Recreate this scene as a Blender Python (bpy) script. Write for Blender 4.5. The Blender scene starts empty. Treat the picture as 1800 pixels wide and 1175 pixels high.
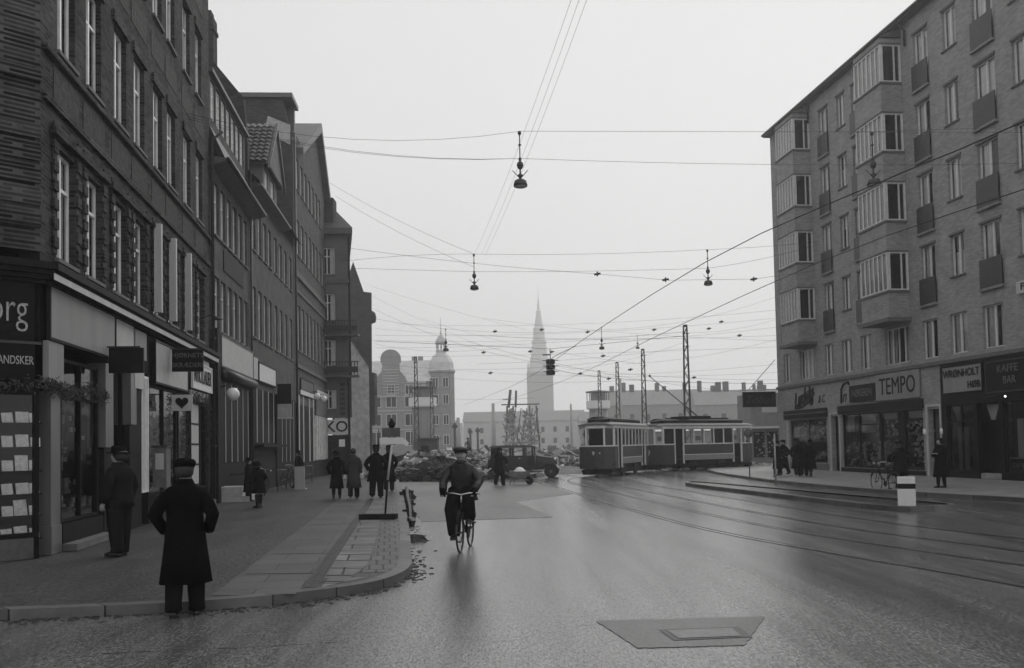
import bpy, math, random
from mathutils import Vector, Matrix
PI = math.pi
rnd = random.Random(7)
scene = bpy.context.scene
col = scene.collection

# ---------------------------------------------------------------- camera model
F, CX, CY, CAMH = 1600.0, 900.0, 718.9, 1.85
PITCH, ROLL = 0.04037, -0.01995
CAMROT = Matrix.Rotation(PI/2 + PITCH, 3, 'X') @ Matrix.Rotation(ROLL, 3, 'Z')
def ray(px, py):
    return CAMROT @ Vector(((px-CX)/F, -(py-CY)/F, -1.0))
def at(px, py, Y):            # point seen there, Y metres ahead
    d = ray(px, py); t = Y/d.y
    return Vector((d.x*t, Y, d.z*t + CAMH))
def gnd(px, py, z=0.0):
    d = ray(px, py); t = (z-CAMH)/d.z
    return Vector((d.x*t, d.y*t, z))

# ---------------------------------------------------------------- mesh helper
class MB:
    def __init__(s, M=None): s.v = []; s.f = []; s.sm = []; s.M = M
    def add(s, vs, fs, smooth=False):
        n = len(s.v)
        s.v += [tuple(s.M @ Vector(v)) if s.M else tuple(v) for v in vs]
        s.f += [tuple(i+n for i in f) for f in fs]; s.sm += [smooth]*len(fs)
        return s
    def quad(s, a, b, c, d): return s.add([a, b, c, d], [(0, 1, 2, 3)])
    def box(s, x0, x1, y0, y1, z0, z1, R=None):
        if x0 > x1: x0, x1 = x1, x0
        if y0 > y1: y0, y1 = y1, y0
        if z0 > z1: z0, z1 = z1, z0
        vs = [Vector((x, y, z)) for z in (z0, z1) for y in (y0, y1) for x in (x0, x1)]
        if R: vs = [R @ v for v in vs]
        return s.add(vs, [(0, 2, 3, 1), (4, 5, 7, 6), (0, 1, 5, 4), (2, 6, 7, 3), (0, 4, 6, 2), (1, 3, 7, 5)])
    def prism(s, pts, z0, z1, axis='z'):   # polygon extruded; axis z: pts=(x,y); axis y: pts=(x,z)
        n = len(pts)
        if axis == 'z': vs = [(p[0], p[1], z0) for p in pts] + [(p[0], p[1], z1) for p in pts]
        elif axis == 'y': vs = [(p[0], z0, p[1]) for p in pts] + [(p[0], z1, p[1]) for p in pts]
        else: vs = [(z0, p[0], p[1]) for p in pts] + [(z1, p[0], p[1]) for p in pts]
        fs = [tuple(range(n))[::-1], tuple(range(n, 2*n))] + [(i, (i+1) % n, n+(i+1) % n, n+i) for i in range(n)]
        return s.add(vs, fs)
    def tube(s, pts, r, n=6, caps=True, smooth=True):
        pts = [Vector(p) for p in pts]; rs = r if isinstance(r, (list, tuple)) else [r]*len(pts)
        vs = []; fs = []; up0 = None
        for i, p in enumerate(pts):
            d = (pts[min(i+1, len(pts)-1)] - pts[max(i-1, 0)]).normalized()
            if up0 is None: up0 = Vector((0, 0, 1)) if abs(d.z) < .9 else Vector((1, 0, 0))
            a = d.cross(up0).normalized(); b = d.cross(a).normalized(); up0 = b if abs(d.dot(b)) < .9 else up0; up0 = -b
            for k in range(n):
                t = 2*PI*k/n; vs.append(p + (a*math.cos(t) + b*math.sin(t))*rs[i])
        for i in range(len(pts)-1):
            for k in range(n):
                fs.append((i*n+k, i*n+(k+1) % n, (i+1)*n+(k+1) % n, (i+1)*n+k))
        if caps: fs += [tuple(range(n))[::-1], tuple(range((len(pts)-1)*n, len(pts)*n))]
        return s.add(vs, fs, smooth)
    def lathe(s, prof, c=(0, 0, 0), n=14, axis='z', smooth=True):
        vs = []; fs = []
        for r, h in prof:
            for k in range(n):
                t = 2*PI*k/n; x, y = r*math.cos(t), r*math.sin(t)
                v = {'z': (x, y, h), 'y': (x, h, y), 'x': (h, x, y)}[axis]
                vs.append((v[0]+c[0], v[1]+c[1], v[2]+c[2]))
        m = len(prof)
        for i in range(m-1):
            for k in range(n): fs.append((i*n+k, i*n+(k+1) % n, (i+1)*n+(k+1) % n, (i+1)*n+k))
        fs += [tuple(range(n))[::-1], tuple(range((m-1)*n, m*n))]
        return s.add(vs, fs, smooth)
    def loft(s, rings, n=18, fold=0.0, seed=0, smooth=True):   # rings: (cx,cy,z,rx,ry)
        vs = []; fs = []; R = random.Random(seed)
        ph = [R.uniform(0, 6.28) for _ in range(4)]
        for j, (cx, cy, z, rx, ry) in enumerate(rings):
            for k in range(n):
                t = 2*PI*k/n
                w = 1 + fold*(j/len(rings))*(math.sin(5*t+ph[0]) + .6*math.sin(8*t+ph[1]+j*.2))
                e = 2.4
                cx_, sx_ = math.cos(t), math.sin(t)
                q = (abs(cx_)**e + abs(sx_)**e)**(-1/e)
                vs.append((cx+rx*cx_*q*w, cy+ry*sx_*q*w, z))
        m = len(rings)
        for i in range(m-1):
            for k in range(n): fs.append((i*n+k, i*n+(k+1) % n, (i+1)*n+(k+1) % n, (i+1)*n+k))
        fs += [tuple(range(n))[::-1], tuple(range((m-1)*n, m*n))]
        return s.add(vs, fs, smooth)
    def wall(s, x0, x1, z0, z1, holes, y=0.0, depth=.2):
        xs = sorted({x0, x1} | {min(max(h[i], x0), x1) for h in holes for i in (0, 1)})
        zs = sorted({z0, z1} | {min(max(h[i], z0), z1) for h in holes for i in (2, 3)})
        def inh(x, z): return any(h[0] < x < h[1] and h[2] < z < h[3] for h in holes)
        for a, b in zip(zs, zs[1:]):
            run = None
            for c, d in zip(xs, xs[1:]):
                if inh((c+d)/2, (a+b)/2):
                    if run is not None: s.quad((run, y, a), (c, y, a), (c, y, b), (run, y, b)); run = None
                elif run is None: run = c
            if run is not None: s.quad((run, y, a), (x1, y, a), (x1, y, b), (run, y, b))
        for h in holes:
            a, b, c, d = h[:4]; Y = y+depth
            s.quad((a, y, c), (a, y, d), (a, Y, d), (a, Y, c)); s.quad((b, y, c), (b, Y, c), (b, Y, d), (b, y, d))
            s.quad((a, y, d), (b, y, d), (b, Y, d), (a, Y, d)); s.quad((a, y, c), (a, Y, c), (b, Y, c), (b, y, c))
        return s
    def mesh(s, name, m):
        me = bpy.data.meshes.new(name); me.from_pydata(s.v, [], s.f); me.update()
        for p, q in zip(me.polygons, s.sm): p.use_smooth = q
        if m: me.materials.append(m)
        return me
    def build(s, name, m, parent=None):
        o = bpy.data.objects.new(name, s.mesh(name, m)); col.objects.link(o)
        if parent: o.parent = parent
        return o
def build_each(b, name, m, parent, nv=8, nf=6):
    for i in range(len(b.v)//nv):
        q = MB(); q.v = b.v[i*nv:(i+1)*nv]; q.f = [tuple(k-i*nv for k in f) for f in b.f[i*nf:(i+1)*nf]]; q.sm = [False]*nf; q.build(name, m, parent)
def tag(o, label=None, cat=None, group=None, kind=None):
    if label: o['label'] = label
    if cat: o['category'] = cat
    if group: o['group'] = group
    if kind: o['kind'] = kind
    return o
def empty(name, loc, rz=0, label=None, cat=None, group=None):
    o = bpy.data.objects.new(name, None); col.objects.link(o); o.empty_display_size = .2
    o.location = loc; o.rotation_euler = (0, 0, rz)
    return tag(o, label, cat, group)
def link(name, data, parent=None, M=None):
    o = bpy.data.objects.new(name, data); col.objects.link(o)
    if parent: o.parent = parent
    if M is not None: o.matrix_local = M
    return o
def copy_tree(o, parent=None):
    kids = list(o.children)
    c = o.copy(); col.objects.link(c); c.parent = parent
    for ch in kids: copy_tree(ch, c)
    return c
def T(x, y, z): return Matrix.Translation((x, y, z))
def RZ(a): return Matrix.Rotation(a, 4, 'Z')
def facade(name, P, az, label, cat='building', group=None):   # local x along the wall, local -y to the street
    return empty(name, (P[0], P[1], 0), PI/2 - math.radians(az), label, cat, group)

# ---------------------------------------------------------------- materials
MC = {}
def nt(name):
    m = bpy.data.materials.new(name); m.use_nodes = True
    t = m.node_tree; return m, t, t.nodes['Principled BSDF'], t.nodes.new, t.links.new
def g3(v): return (v, v, v, 1)
def mat(name, v, rough=.6, metal=0., noise=.25, ns=3., bump=0., spec=.5, coat=0., streak=False, detail=6):
    """grey paint / cloth / stone with uneven tone"""
    if name in MC: return MC[name]
    m, t, b, N, L = nt(name)
    tc = N('ShaderNodeTexCoord'); mp = N('ShaderNodeMapping'); nz = N('ShaderNodeTexNoise')
    L(tc.outputs['Object'], mp.inputs[0]); L(mp.outputs[0], nz.inputs['Vector'])
    nz.inputs['Scale'].default_value = ns; nz.inputs['Detail'].default_value = detail; nz.inputs['Roughness'].default_value = .6
    if streak: mp.inputs['Scale'].default_value = (1, 1, .12)
    r = N('ShaderNodeMapRange'); r.inputs['From Min'].default_value = .3; r.inputs['From Max'].default_value = .7
    r.inputs['To Min'].default_value = v*(1-noise); r.inputs['To Max'].default_value = v*(1+noise)
    L(nz.outputs['Fac'], r.inputs['Value']); L(r.outputs[0], b.inputs['Base Color'])
    b.inputs['Roughness'].default_value = rough; b.inputs['Metallic'].default_value = metal
    b.inputs['Specular IOR Level'].default_value = spec
    if coat: b.inputs['Coat Weight'].default_value = coat; b.inputs['Coat Roughness'].default_value = .1
    if bump:
        bp = N('ShaderNodeBump'); bp.inputs['Strength'].default_value = bump; bp.inputs['Distance'].default_value = .02
        L(nz.outputs['Fac'], bp.inputs['Height']); L(bp.outputs[0], b.inputs['Normal'])
    MC[name] = m; return m
def brick(name, c1, c2, mortar, scale=1., rough=.85, dirt=.35, bw=.25, bh=.077, ms=.012, bump=.5):
    if name in MC: return MC[name]
    m, t, b, N, L = nt(name)
    tc = N('ShaderNodeTexCoord'); sp = N('ShaderNodeSeparateXYZ'); ad = N('ShaderNodeMath'); cb = N('ShaderNodeCombineXYZ')
    L(tc.outputs['Object'], sp.inputs[0]); L(sp.outputs[0], ad.inputs[0]); L(sp.outputs[1], ad.inputs[1])
    L(ad.outputs[0], cb.inputs[0]); L(sp.outputs[2], cb.inputs[1])
    br = N('ShaderNodeTexBrick'); L(cb.outputs[0], br.inputs['Vector'])
    br.inputs['Color1'].default_value = g3(c1); br.inputs['Color2'].default_value = g3(c2); br.inputs['Mortar'].default_value = g3(mortar)
    br.inputs['Scale'].default_value = scale; br.inputs['Brick Width'].default_value = bw; br.inputs['Row Height'].default_value = bh
    br.inputs['Mortar Size'].default_value = ms; br.inputs['Mortar Smooth'].default_value = .3
    nz = N('ShaderNodeTexNoise'); L(tc.outputs['Object'], nz.inputs['Vector']); nz.inputs['Scale'].default_value = .9; nz.inputs['Detail'].default_value = 9; nz.inputs['Roughness'].default_value = .7
    r = N('ShaderNodeMapRange'); r.inputs['From Min'].default_value = .3; r.inputs['From Max'].default_value = .7; r.inputs['To Min'].default_value = 1-dirt; r.inputs['To Max'].default_value = 1+dirt*.6
    L(nz.outputs['Fac'], r.inputs['Value'])
    mx = N('ShaderNodeMix'); mx.data_type = 'RGBA'; mx.blend_type = 'MULTIPLY'; mx.inputs['Factor'].default_value = 1
    L(br.outputs['Color'], mx.inputs['A']); L(r.outputs[0], mx.inputs['B']); L(mx.outputs['Result'], b.inputs['Base Color'])
    b.inputs['Roughness'].default_value = rough; b.inputs['Specular IOR Level'].default_value = .12 if rough > .6 else .35
    bp = N('ShaderNodeBump'); bp.inputs['Strength'].default_value = bump; bp.inputs['Distance'].default_value = .012; bp.invert = True
    L(br.outputs['Fac'], bp.inputs['Height']); L(bp.outputs[0], b.inputs['Normal'])
    MC[name] = m; return m
def glassmat():
    m, t, b, N, L = nt('window_glass'); t.nodes.remove(b)
    out = t.nodes['Material Output']; tr = N('ShaderNodeBsdfTransparent'); gl = N('ShaderNodeBsdfGlossy'); fr = N('ShaderNodeFresnel'); mx = N('ShaderNodeMixShader')
    tr.inputs[0].default_value = g3(.97); gl.inputs['Roughness'].default_value = .04; fr.inputs['IOR'].default_value = 1.55
    nz = N('ShaderNodeTexNoise'); nz.inputs['Scale'].default_value = 1.3; bp = N('ShaderNodeBump'); bp.inputs['Strength'].default_value = .12; bp.inputs['Distance'].default_value = .05
    tc = N('ShaderNodeTexCoord'); L(tc.outputs['Object'], nz.inputs['Vector']); L(nz.outputs['Fac'], bp.inputs['Height']); L(bp.outputs[0], gl.inputs['Normal'])
    L(fr.outputs[0], mx.inputs[0]); L(tr.outputs[0], mx.inputs[1]); L(gl.outputs[0], mx.inputs[2]); L(mx.outputs[0], out.inputs[0])
    return m
def emit(name, v, s):
    m, t, b, N, L = nt(name); b.inputs['Base Color'].default_value = g3(v); b.inputs['Emission Color'].default_value = g3(1); b.inputs['Emission Strength'].default_value = s
    return m
def ground_mat(name, lo, hi, r0, r1, ns=.6, fine=22., bump=.3, along=None, cobble=0., wetscale=.35, spec=None, fs=(1, 1, 1), fc=(.6, 1.4)):
    m, t, b, N, L = nt(name)
    tc = N('ShaderNodeTexCoord'); mp = N('ShaderNodeMapping'); L(tc.outputs['Object'], mp.inputs[0])
    mp.inputs['Rotation'].default_value = (0, 0, -math.radians(7.8)); mp.inputs['Scale'].default_value = along or (1, .3, 1)
    n1 = N('ShaderNodeTexNoise'); L(mp.outputs[0], n1.inputs['Vector']); n1.inputs['Scale'].default_value = ns; n1.inputs['Detail'].default_value = 10; n1.inputs['Roughness'].default_value = .65
    m2_ = N('ShaderNodeMapping'); L(tc.outputs['Object'], m2_.inputs[0]); m2_.inputs['Rotation'].default_value = (0, 0, -math.radians(7.8)); m2_.inputs['Scale'].default_value = fs
    n2 = N('ShaderNodeTexNoise'); L(m2_.outputs[0], n2.inputs['Vector']); n2.inputs['Scale'].default_value = fine; n2.inputs['Detail'].default_value = 8; n2.inputs['Roughness'].default_value = .7
    n3 = N('ShaderNodeTexNoise'); L(mp.outputs[0], n3.inputs['Vector']); n3.inputs['Scale'].default_value = wetscale; n3.inputs['Detail'].default_value = 5
    c = N('ShaderNodeMapRange'); c.inputs['From Min'].default_value = .3; c.inputs['From Max'].default_value = .7; c.inputs['To Min'].default_value = lo; c.inputs['To Max'].default_value = hi
    L(n1.outputs['Fac'], c.inputs['Value'])
    f = N('ShaderNodeMapRange'); f.inputs['From Min'].default_value = .35; f.inputs['From Max'].default_value = .65; f.inputs['To Min'].default_value = fc[0]; f.inputs['To Max'].default_value = fc[1]
    L(n2.outputs['Fac'], f.inputs['Value'])
    mu = N('ShaderNodeMath'); mu.operation = 'MULTIPLY'; L(c.outputs[0], mu.inputs[0]); L(f.outputs[0], mu.inputs[1]); L(mu.outputs[0], b.inputs['Base Color'])
    r = N('ShaderNodeMapRange'); r.inputs['From Min'].default_value = .35; r.inputs['From Max'].default_value = .65; r.inputs['To Min'].default_value = r0; r.inputs['To Max'].default_value = r1
    L(n3.outputs['Fac'], r.inputs['Value'])
    r2 = N('ShaderNodeMath'); r2.operation = 'MULTIPLY_ADD'; L(n1.outputs['Fac'], r2.inputs[0]); r2.inputs[1].default_value = .12; L(r.outputs[0], r2.inputs[2]); L(r2.outputs[0], b.inputs['Roughness'])
    bp = N('ShaderNodeBump'); bp.inputs['Strength'].default_value = bump; bp.inputs['Distance'].default_value = .01
    L(n2.outputs['Fac'], bp.inputs['Height']); last = bp
    if cobble:
        vo = N('ShaderNodeTexVoronoi'); vo.feature = 'DISTANCE_TO_EDGE'; vo.inputs['Scale'].default_value = cobble; L(tc.outputs['Object'], vo.inputs['Vector'])
        cr = N('ShaderNodeMapRange'); cr.inputs['From Max'].default_value = .12; L(vo.outputs['Distance'], cr.inputs['Value'])
        b2 = N('ShaderNodeBump'); b2.inputs['Strength'].default_value = .5; b2.inputs['Distance'].default_value = .01; L(cr.outputs[0], b2.inputs['Height']); L(bp.outputs[0], b2.inputs['Normal']); last = b2
        m3 = N('ShaderNodeMath'); m3.operation = 'MULTIPLY'; c2 = N('ShaderNodeMapRange'); c2.inputs['To Min'].default_value = .55; c2.inputs['From Max'].default_value = .12; L(vo.outputs['Distance'], c2.inputs['Value'])
        L(mu.outputs[0], m3.inputs[0]); L(c2.outputs[0], m3.inputs[1]); L(m3.outputs[0], b.inputs['Base Color'])
    if spec:
        sr = N('ShaderNodeMapRange'); sr.inputs['From Min'].default_value = .38; sr.inputs['From Max'].default_value = .62; sr.inputs['To Min'].default_value = spec[0]; sr.inputs['To Max'].default_value = spec[1]; L(n1.outputs['Fac'], sr.inputs['Value'])
        sm = N('ShaderNodeMath'); sm.operation = 'MULTIPLY'; L(sr.outputs[0], sm.inputs[0]); L(f.outputs[0], sm.inputs[1]); L(sm.outputs[0], b.inputs['Specular IOR Level'])
    L(last.outputs[0], b.inputs['Normal'])
    return m

M_b1 = brick('dark_brick', .012, .075, .07, dirt=.6, ms=.014)
M_b1b = brick('chamfer_brick', .008, .06, .1, dirt=.7, ms=.018)
M_R = brick('grey_brick', .25, .35, .28, dirt=.2, ms=.01)
M_gable = brick('gable_brick', .04, .075, .055)
M_plaster = mat('dark_plaster', .09, .85, noise=.35, ns=1.6, bump=.5, spec=.15, detail=10)
M_plaster2 = mat('grey_plaster', .1, .85, noise=.32, ns=1.6, bump=.5, spec=.15, detail=10)
M_plaster3 = mat('mid_plaster', .12, .85, noise=.2, ns=.9, bump=.3)
M_b4 = brick('brown_brick', .07, .14, .1, dirt=.25)
M_b6 = brick('far_brick', .05, .08, .07)
M_rough = mat('rough_render', .5, .9, noise=.3, ns=2.5, bump=.5)
M_white = mat('white_paint', .62, .45, noise=.08, ns=4)
M_offwhite = mat('weathered_white_paint', .45, .5, noise=.15, ns=3, streak=True)
M_frame = mat('window_frame_paint', .8, .4, noise=.12, ns=5)
M_frameR = mat('grey_window_frame_paint', .62, .45, noise=.12, ns=5)
M_curt = mat('net_curtain', .85, .9, noise=.12, ns=5, streak=False)
M_curtd = mat('dark_curtain', .14, .9, noise=.3, ns=4)
M_sign = mat('pale_sign_board', .22, .55, noise=.12, ns=2.2, streak=True)
M_sign2 = mat('bright_sign_board', .4, .5, noise=.1, ns=3)
M_black = mat('black_paint', .007, .45, noise=.3, ns=4, spec=.1)
M_dark = mat('dark_wood', .012, .55, noise=.5, ns=5, bump=.1, spec=.08)
M_darkm = mat('dark_grey_metal', .035, .4, noise=.25, ns=6, metal=.3)
M_iron = mat('black_iron', .02, .5, noise=.3, ns=8)
M_stone = mat('sill_stone', .12, .8, noise=.25, ns=5, bump=.2)
M_stone2 = mat('pale_stone', .36, .6, noise=.2, ns=4, bump=.2)
M_marble = mat('pilaster_marble', .12, .35, noise=.3, ns=3, streak=True)
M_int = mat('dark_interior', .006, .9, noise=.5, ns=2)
M_tile = mat('roof_tile', .1, .6, noise=.35, ns=2.5, bump=.3)
M_slate = mat('slate_roof', .09, .55, noise=.25, ns=2)
M_glass = glassmat()
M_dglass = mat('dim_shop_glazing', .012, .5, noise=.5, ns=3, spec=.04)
M_coat = mat('black_wool', .004, .95, noise=.4, ns=9, bump=.2, spec=.06)
M_coat2 = mat('grey_wool', .04, .95, noise=.25, ns=9, bump=.15, spec=.2)
M_jack = mat('dark_jacket_cloth', .01, .9, noise=.4, ns=7, bump=.2, spec=.1)
M_leather = mat('worn_leather_jacket', .009, .5, noise=.5, ns=9, bump=.35)
M_trou = mat('trouser_cloth', .008, .9, noise=.3, ns=8, spec=.08)
M_skin = mat('skin', .32, .6, noise=.1, ns=14)
M_hair = mat('dark_hair', .02, .7, noise=.4, ns=30)
M_shoe = mat('black_shoe_leather', .012, .3, noise=.2, ns=8)
M_paper = mat('white_paper', .85, .8, noise=.22, ns=14)
M_paperg = mat('grey_paper', .35, .8, noise=.4, ns=12)
M_fir = mat('fir_needles', .035, .8, noise=.5, ns=12)
M_chrome = mat('dull_chrome', .5, .3, metal=.9, noise=.15)
M_globe = mat('opal_glass_globe', .75, .25, noise=.04)
M_rubber = mat('rubber', .015, .7, noise=.2)
M_wood = mat('raw_timber', .2, .8, noise=.4, ns=4, bump=.2)
M_soil = mat('wet_soil', .03, .8, noise=.5, ns=3, bump=.6)
M_tramd = mat('tram_dark_panel', .05, .45, noise=.15, ns=3, coat=.15)
M_traml = mat('tram_light_panel', .3, .35, noise=.12, ns=3, coat=.3)
M_tramw = mat('tram_cream_trim', .8, .4, noise=.08, ns=5)
M_tramr = mat('tram_roof_canvas', .12, .6, noise=.2, ns=3)
M_carb = mat('car_body_lacquer', .012, .18, noise=.15, ns=3, coat=.6)
# ---------------------------------------------------------------- facade parts
WC = {}
def window(par, x0, x1, z0, z1, yin=.14, kind='two', mf=None, curtain=None, sill=True, y=0., sillm=None, seed=0):
    """frame in the opening with its pane, sill and curtain as sub-parts"""
    mf = mf or M_frame; w = round(x1-x0, 2); h = round(z1-z0, 2)
    key = (w, h, kind, mf.name, curtain, sill, (sillm or M_stone).name, yin)
    if key not in WC:
        t = .055; f = MB(); d = .06
        f.box(0, t, 0, d, 0, h); f.box(w-t, w, 0, d, 0, h); f.box(t, w-t, 0, d, 0, t); f.box(t, w-t, 0, d, h-t, h)
        if kind in ('two', 'cross'): f.box(w/2-.035, w/2+.035, -.012, d, t, h-t)
        if kind in ('cross', 'tbar'): 
            a = [(t, w/2-.035), (w/2+.035, w-t)] if kind == 'cross' else [(t, w-t)]
            for p, q in a: f.box(p, q, -.006, d, h*.68-.03, h*.68+.03)
        if kind == 'six':
            f.box(w/2-.03, w/2+.03, -.012, d, t, h-t)
            for k in (1, 2):
                for p, q in ((t, w/2-.03), (w/2+.03, w-t)): f.box(p, q, 0, d, h*k/3-.018, h*k/3+.018)
        if kind == 'two':
            for p, q in ((t, w/2-.035), (w/2+.035, w-t)): f.box(p, p+.03, .01, d, t, h-t); f.box(q-.03, q, .01, d, t, h-t)
        if kind == 'four':
            for k in (1, 2, 3): f.box(w*k/4-.03, w*k/4+.03, -.01, d, t, h-t)
        gl = MB().quad((t*.8, d*.55, t*.8), (w-t*.8, d*.55, t*.8), (w-t*.8, d*.55, h-t*.8), (t*.8, d*.55, h-t*.8))
        sl = MB().box(-.06, w+.06, -yin-.07, -.003, -.07, -.003) if sill else None
        cu = None
        if curtain:
            cu = MB(); n = 14
            def strip(a, b, za, zb):
                vs = []; m = max(3, int((b-a)/.05))
                for i in range(m+1):
                    xx = a+(b-a)*i/m; yy = d+.05+.022*math.sin(i*1.9)
                    vs += [(xx, yy, za), (xx, yy, zb)]
                cu.add(vs, [(2*i, 2*i+2, 2*i+3, 2*i+1) for i in range(m)], True)
            if curtain == 'sides': strip(.03, w*.34, .03, h-.03); strip(w*.66, w-.03, .03, h-.03)
            elif curtain == 'full': strip(.03, w-.03, .03, h-.03)
            elif curtain == 'left': strip(.03, w*.5, .03, h-.03)
            elif curtain == 'half': strip(.03, w-.03, .03, h*.6)
            elif curtain == 'top': strip(.03, w-.03, h*.62, h-.03)
        WC[key] = (f.mesh('window', mf), gl.mesh('pane', M_glass), sl.mesh('sill', sillm or M_stone) if sl else None, cu.mesh('curtain', M_curt) if cu else None)
    a, b_, c, e = WC[key]
    o = link('window', a, par, T(x0, y+yin, z0)); link('pane', b_, o)
    if c: link('sill', c, o)
    if e: link('curtain', e, o)
    return o
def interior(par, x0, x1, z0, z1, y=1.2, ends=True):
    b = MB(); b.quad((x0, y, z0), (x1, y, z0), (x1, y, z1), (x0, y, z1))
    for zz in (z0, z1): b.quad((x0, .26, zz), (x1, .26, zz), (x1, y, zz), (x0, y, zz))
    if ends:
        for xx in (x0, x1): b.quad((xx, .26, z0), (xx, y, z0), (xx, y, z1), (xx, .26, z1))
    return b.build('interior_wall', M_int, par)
def text(par, s, size, M, m, name='lettering', ext=.006, shear=0., sx=1., align='CENTER', bold=0.):
    c = bpy.data.curves.new('t', 'FONT'); c.body = s; c.size = size; c.extrude = ext; c.align_x = align; c.align_y = 'CENTER'; c.shear = shear; c.offset = bold
    c.resolution_u = 3
    o = bpy.data.objects.new('t', c); col.objects.link(o)
    dg = bpy.context.evaluated_depsgraph_get(); me = bpy.data.meshes.new_from_object(o.evaluated_get(dg)); bpy.data.objects.remove(o); bpy.data.curves.remove(c)
    me.transform(Matrix.Scale(sx, 4, (1, 0, 0))); me.materials.clear(); me.materials.append(m)
    return link(name, me, par, M)
UP = Matrix.Rotation(PI/2, 4, 'X')      # text standing up, reading from -y
def signboard(par, x0, x1, z0, z1, m, y=-.06, th=.05, trim=None, name='sign_board'):
    b = MB().box(x0, x1, y-th, y, z0, z1)
    o = b.build(name, m, par)
    if trim:
        t = MB(); w = .05
        t.box(x0-w, x1+w, y-th-.02, y-.004, z1, z1+w); t.box(x0-w, x1+w, y-th-.02, y-.004, z0-w, z0)
        t.box(x0-w, x0, y-th-.02, y-.004, z0, z1); t.box(x1, x1+w, y-th-.02, y-.004, z0, z1); t.build('sign_trim', trim, o)
    return o
def shopwin(par, x0, x1, z0, z1, nm=1, mf=None, y=.06, trans=None, riser=None, wide=.05):
    """a shop window: frame with mullions, pane behind it"""
    mf = mf or M_dark; f = MB(); t = .06
    f.box(x0, x0+t, y, y+.08, z0, z1); f.box(x1-t, x1, y, y+.08, z0, z1); f.box(x0+t, x1-t, y, y+.08, z0, z0+t); f.box(x0+t, x1-t, y, y+.08, z1-t, z1)
    for k in range(1, nm): c = x0+(x1-x0)*k/nm; f.box(c-wide/2, c+wide/2, y-.01, y+.08, z0+t, z1-t)
    if trans: 
        for k in range(nm):
            a = x0+(x1-x0)*k/nm+ (t if k == 0 else wide/2); b = x0+(x1-x0)*(k+1)/nm-(t if k == nm-1 else wide/2); f.box(a, b, y, y+.07, trans-.03, trans+.03)
    o = f.build('shop_window', mf, par)
    MB().quad((x0+.03, y+.045, z0+.03), (x1-.03, y+.045, z0+.03), (x1-.03, y+.045, z1-.03), (x0+.03, y+.045, z1-.03)).build('pane', M_glass, o)
    return o
def eave(par, x0, x1, z, out=.5, th=.22, m=None, name='eave', y=0.):
    b = MB(); b.prism([(y-out, z+th*.6), (y-out, z+th), (y+.1, z+th+.1), (y+.1, z), (y-.0, z)], x0, x1, 'x'); return b.build(name, m or M_slate, par)
def tree_garland(name, pts, r, n, label, m=None):
    b = MB(); R = random.Random(len(name)+n)
    pts = [Vector(p) for p in pts]
    for i in range(n):
        k = R.uniform(0, len(pts)-1.001); j = int(k); p = pts[j].lerp(pts[j+1], k-j)
        p = p + Vector((R.gauss(0, r*.4), R.gauss(0, r*.4), R.gauss(0, r*.5)))
        d = Vector((R.gauss(0, 1), R.gauss(0, 1), R.gauss(0, 1)-.4)).normalized(); L = R.uniform(.04, .11); q = d.orthogonal().normalized()*.012
        b.add([p-q, p+q, p+d*L], [(0, 1, 2)])
    return tag(b.build(name, m or M_fir), label, 'garland')

# ================================================================= LEFT ROW
C1 = (-7.95, 15.31); AZ1 = -7.85
B1 = facade('corner_building', C1, AZ1, 'dark brick corner building with rows of tall windows over old shops, nearest on the left')
Z1 = [(5.34, 7.36), (9.12, 11.25), (13.08, 15.2)]
U1 = [(.75, 1.75), (2.35, 3.35), (4.15, 5.15), (5.75, 6.75), (7.55, 8.5), (9.15, 10.1), (11.05, 12.0), (12.85, 13.8)]
U2 = [(.8, 1.75), (2.4, 3.35), (4.25, 5.2), (5.82, 6.77), (7.62, 8.55), (9.1, 10.05), (11.1, 12.05), (12.86, 13.8)]
h = [(a, b, *Z1[0]) for a, b in U1] + [(a, b, *Z1[k]) for k in (1, 2) for a, b in U2]
w = MB().wall(0, 15.05, 5.3, 18.2, h, depth=.3)
w.wall(-14, 0, 16.8, 18.2, [], depth=.1) if False else None
w.build('brick_wall', M_b1, B1)
# far end and back, chamfered corner and side street wall
e = MB(); e.quad((15.05, 0, 0), (15.05, 8, 0), (15.05, 8, 18.2), (15.05, 0, 18.2)); e.build('end_wall', M_b1, B1)
CH = RZ(PI - 0) # placeholder
a_ch = math.radians(-(45-AZ1))          # chamfer runs toward the viewer and to the left
MCH = RZ(a_ch) @ T(-3.2, 0, 0)           # local x from -3.2..0 becomes 0..3.2
c = MB(MCH).wall(0, 3.2, 5.3, 18.2, [(.9, 2.0, 9.12, 11.25), (.9, 2.0, 13.08, 15.2)], depth=.3); c.build('chamfer_wall', M_b1b, B1)
p0 = MCH @ Vector((0, 0, 0))
MSD = T(p0.x, p0.y, 0) @ RZ(-math.radians(97)) @ T(-9, 0, 0)
MB(MSD).quad((0, 0, 0), (9, 0, 0), (9, 0, 18.2), (0, 0, 18.2)).build('side_street_wall', M_b1b, B1)
r = MB(); pts = [(15.05, -.0), (0, -.0)] + [tuple((MCH @ Vector((0, 0, 0)))[:2]), tuple((MSD @ Vector((0, 0, 0)))[:2]), (15.05, 10)]
r.prism(pts, 18.2, 18.5); r.build('roof', M_slate, B1)
for i, (a, b) in enumerate(U1): window(B1, a, b, *Z1[0], yin=.11, kind='cross', curtain=['sides', 'full', 'sides', 'left', 'sides', 'full', 'sides', 'left'][i])
for k in (1, 2):
    for i, (a, b) in enumerate(U2): window(B1, a, b, *Z1[k], yin=.11, kind='cross', curtain=['sides', 'full', 'full', 'sides', 'left', 'full', 'sides', 'full'][(i+k*3) % 8])
interior(B1, .3, 14.8, 5.3, 18.1, y=1.6)
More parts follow.
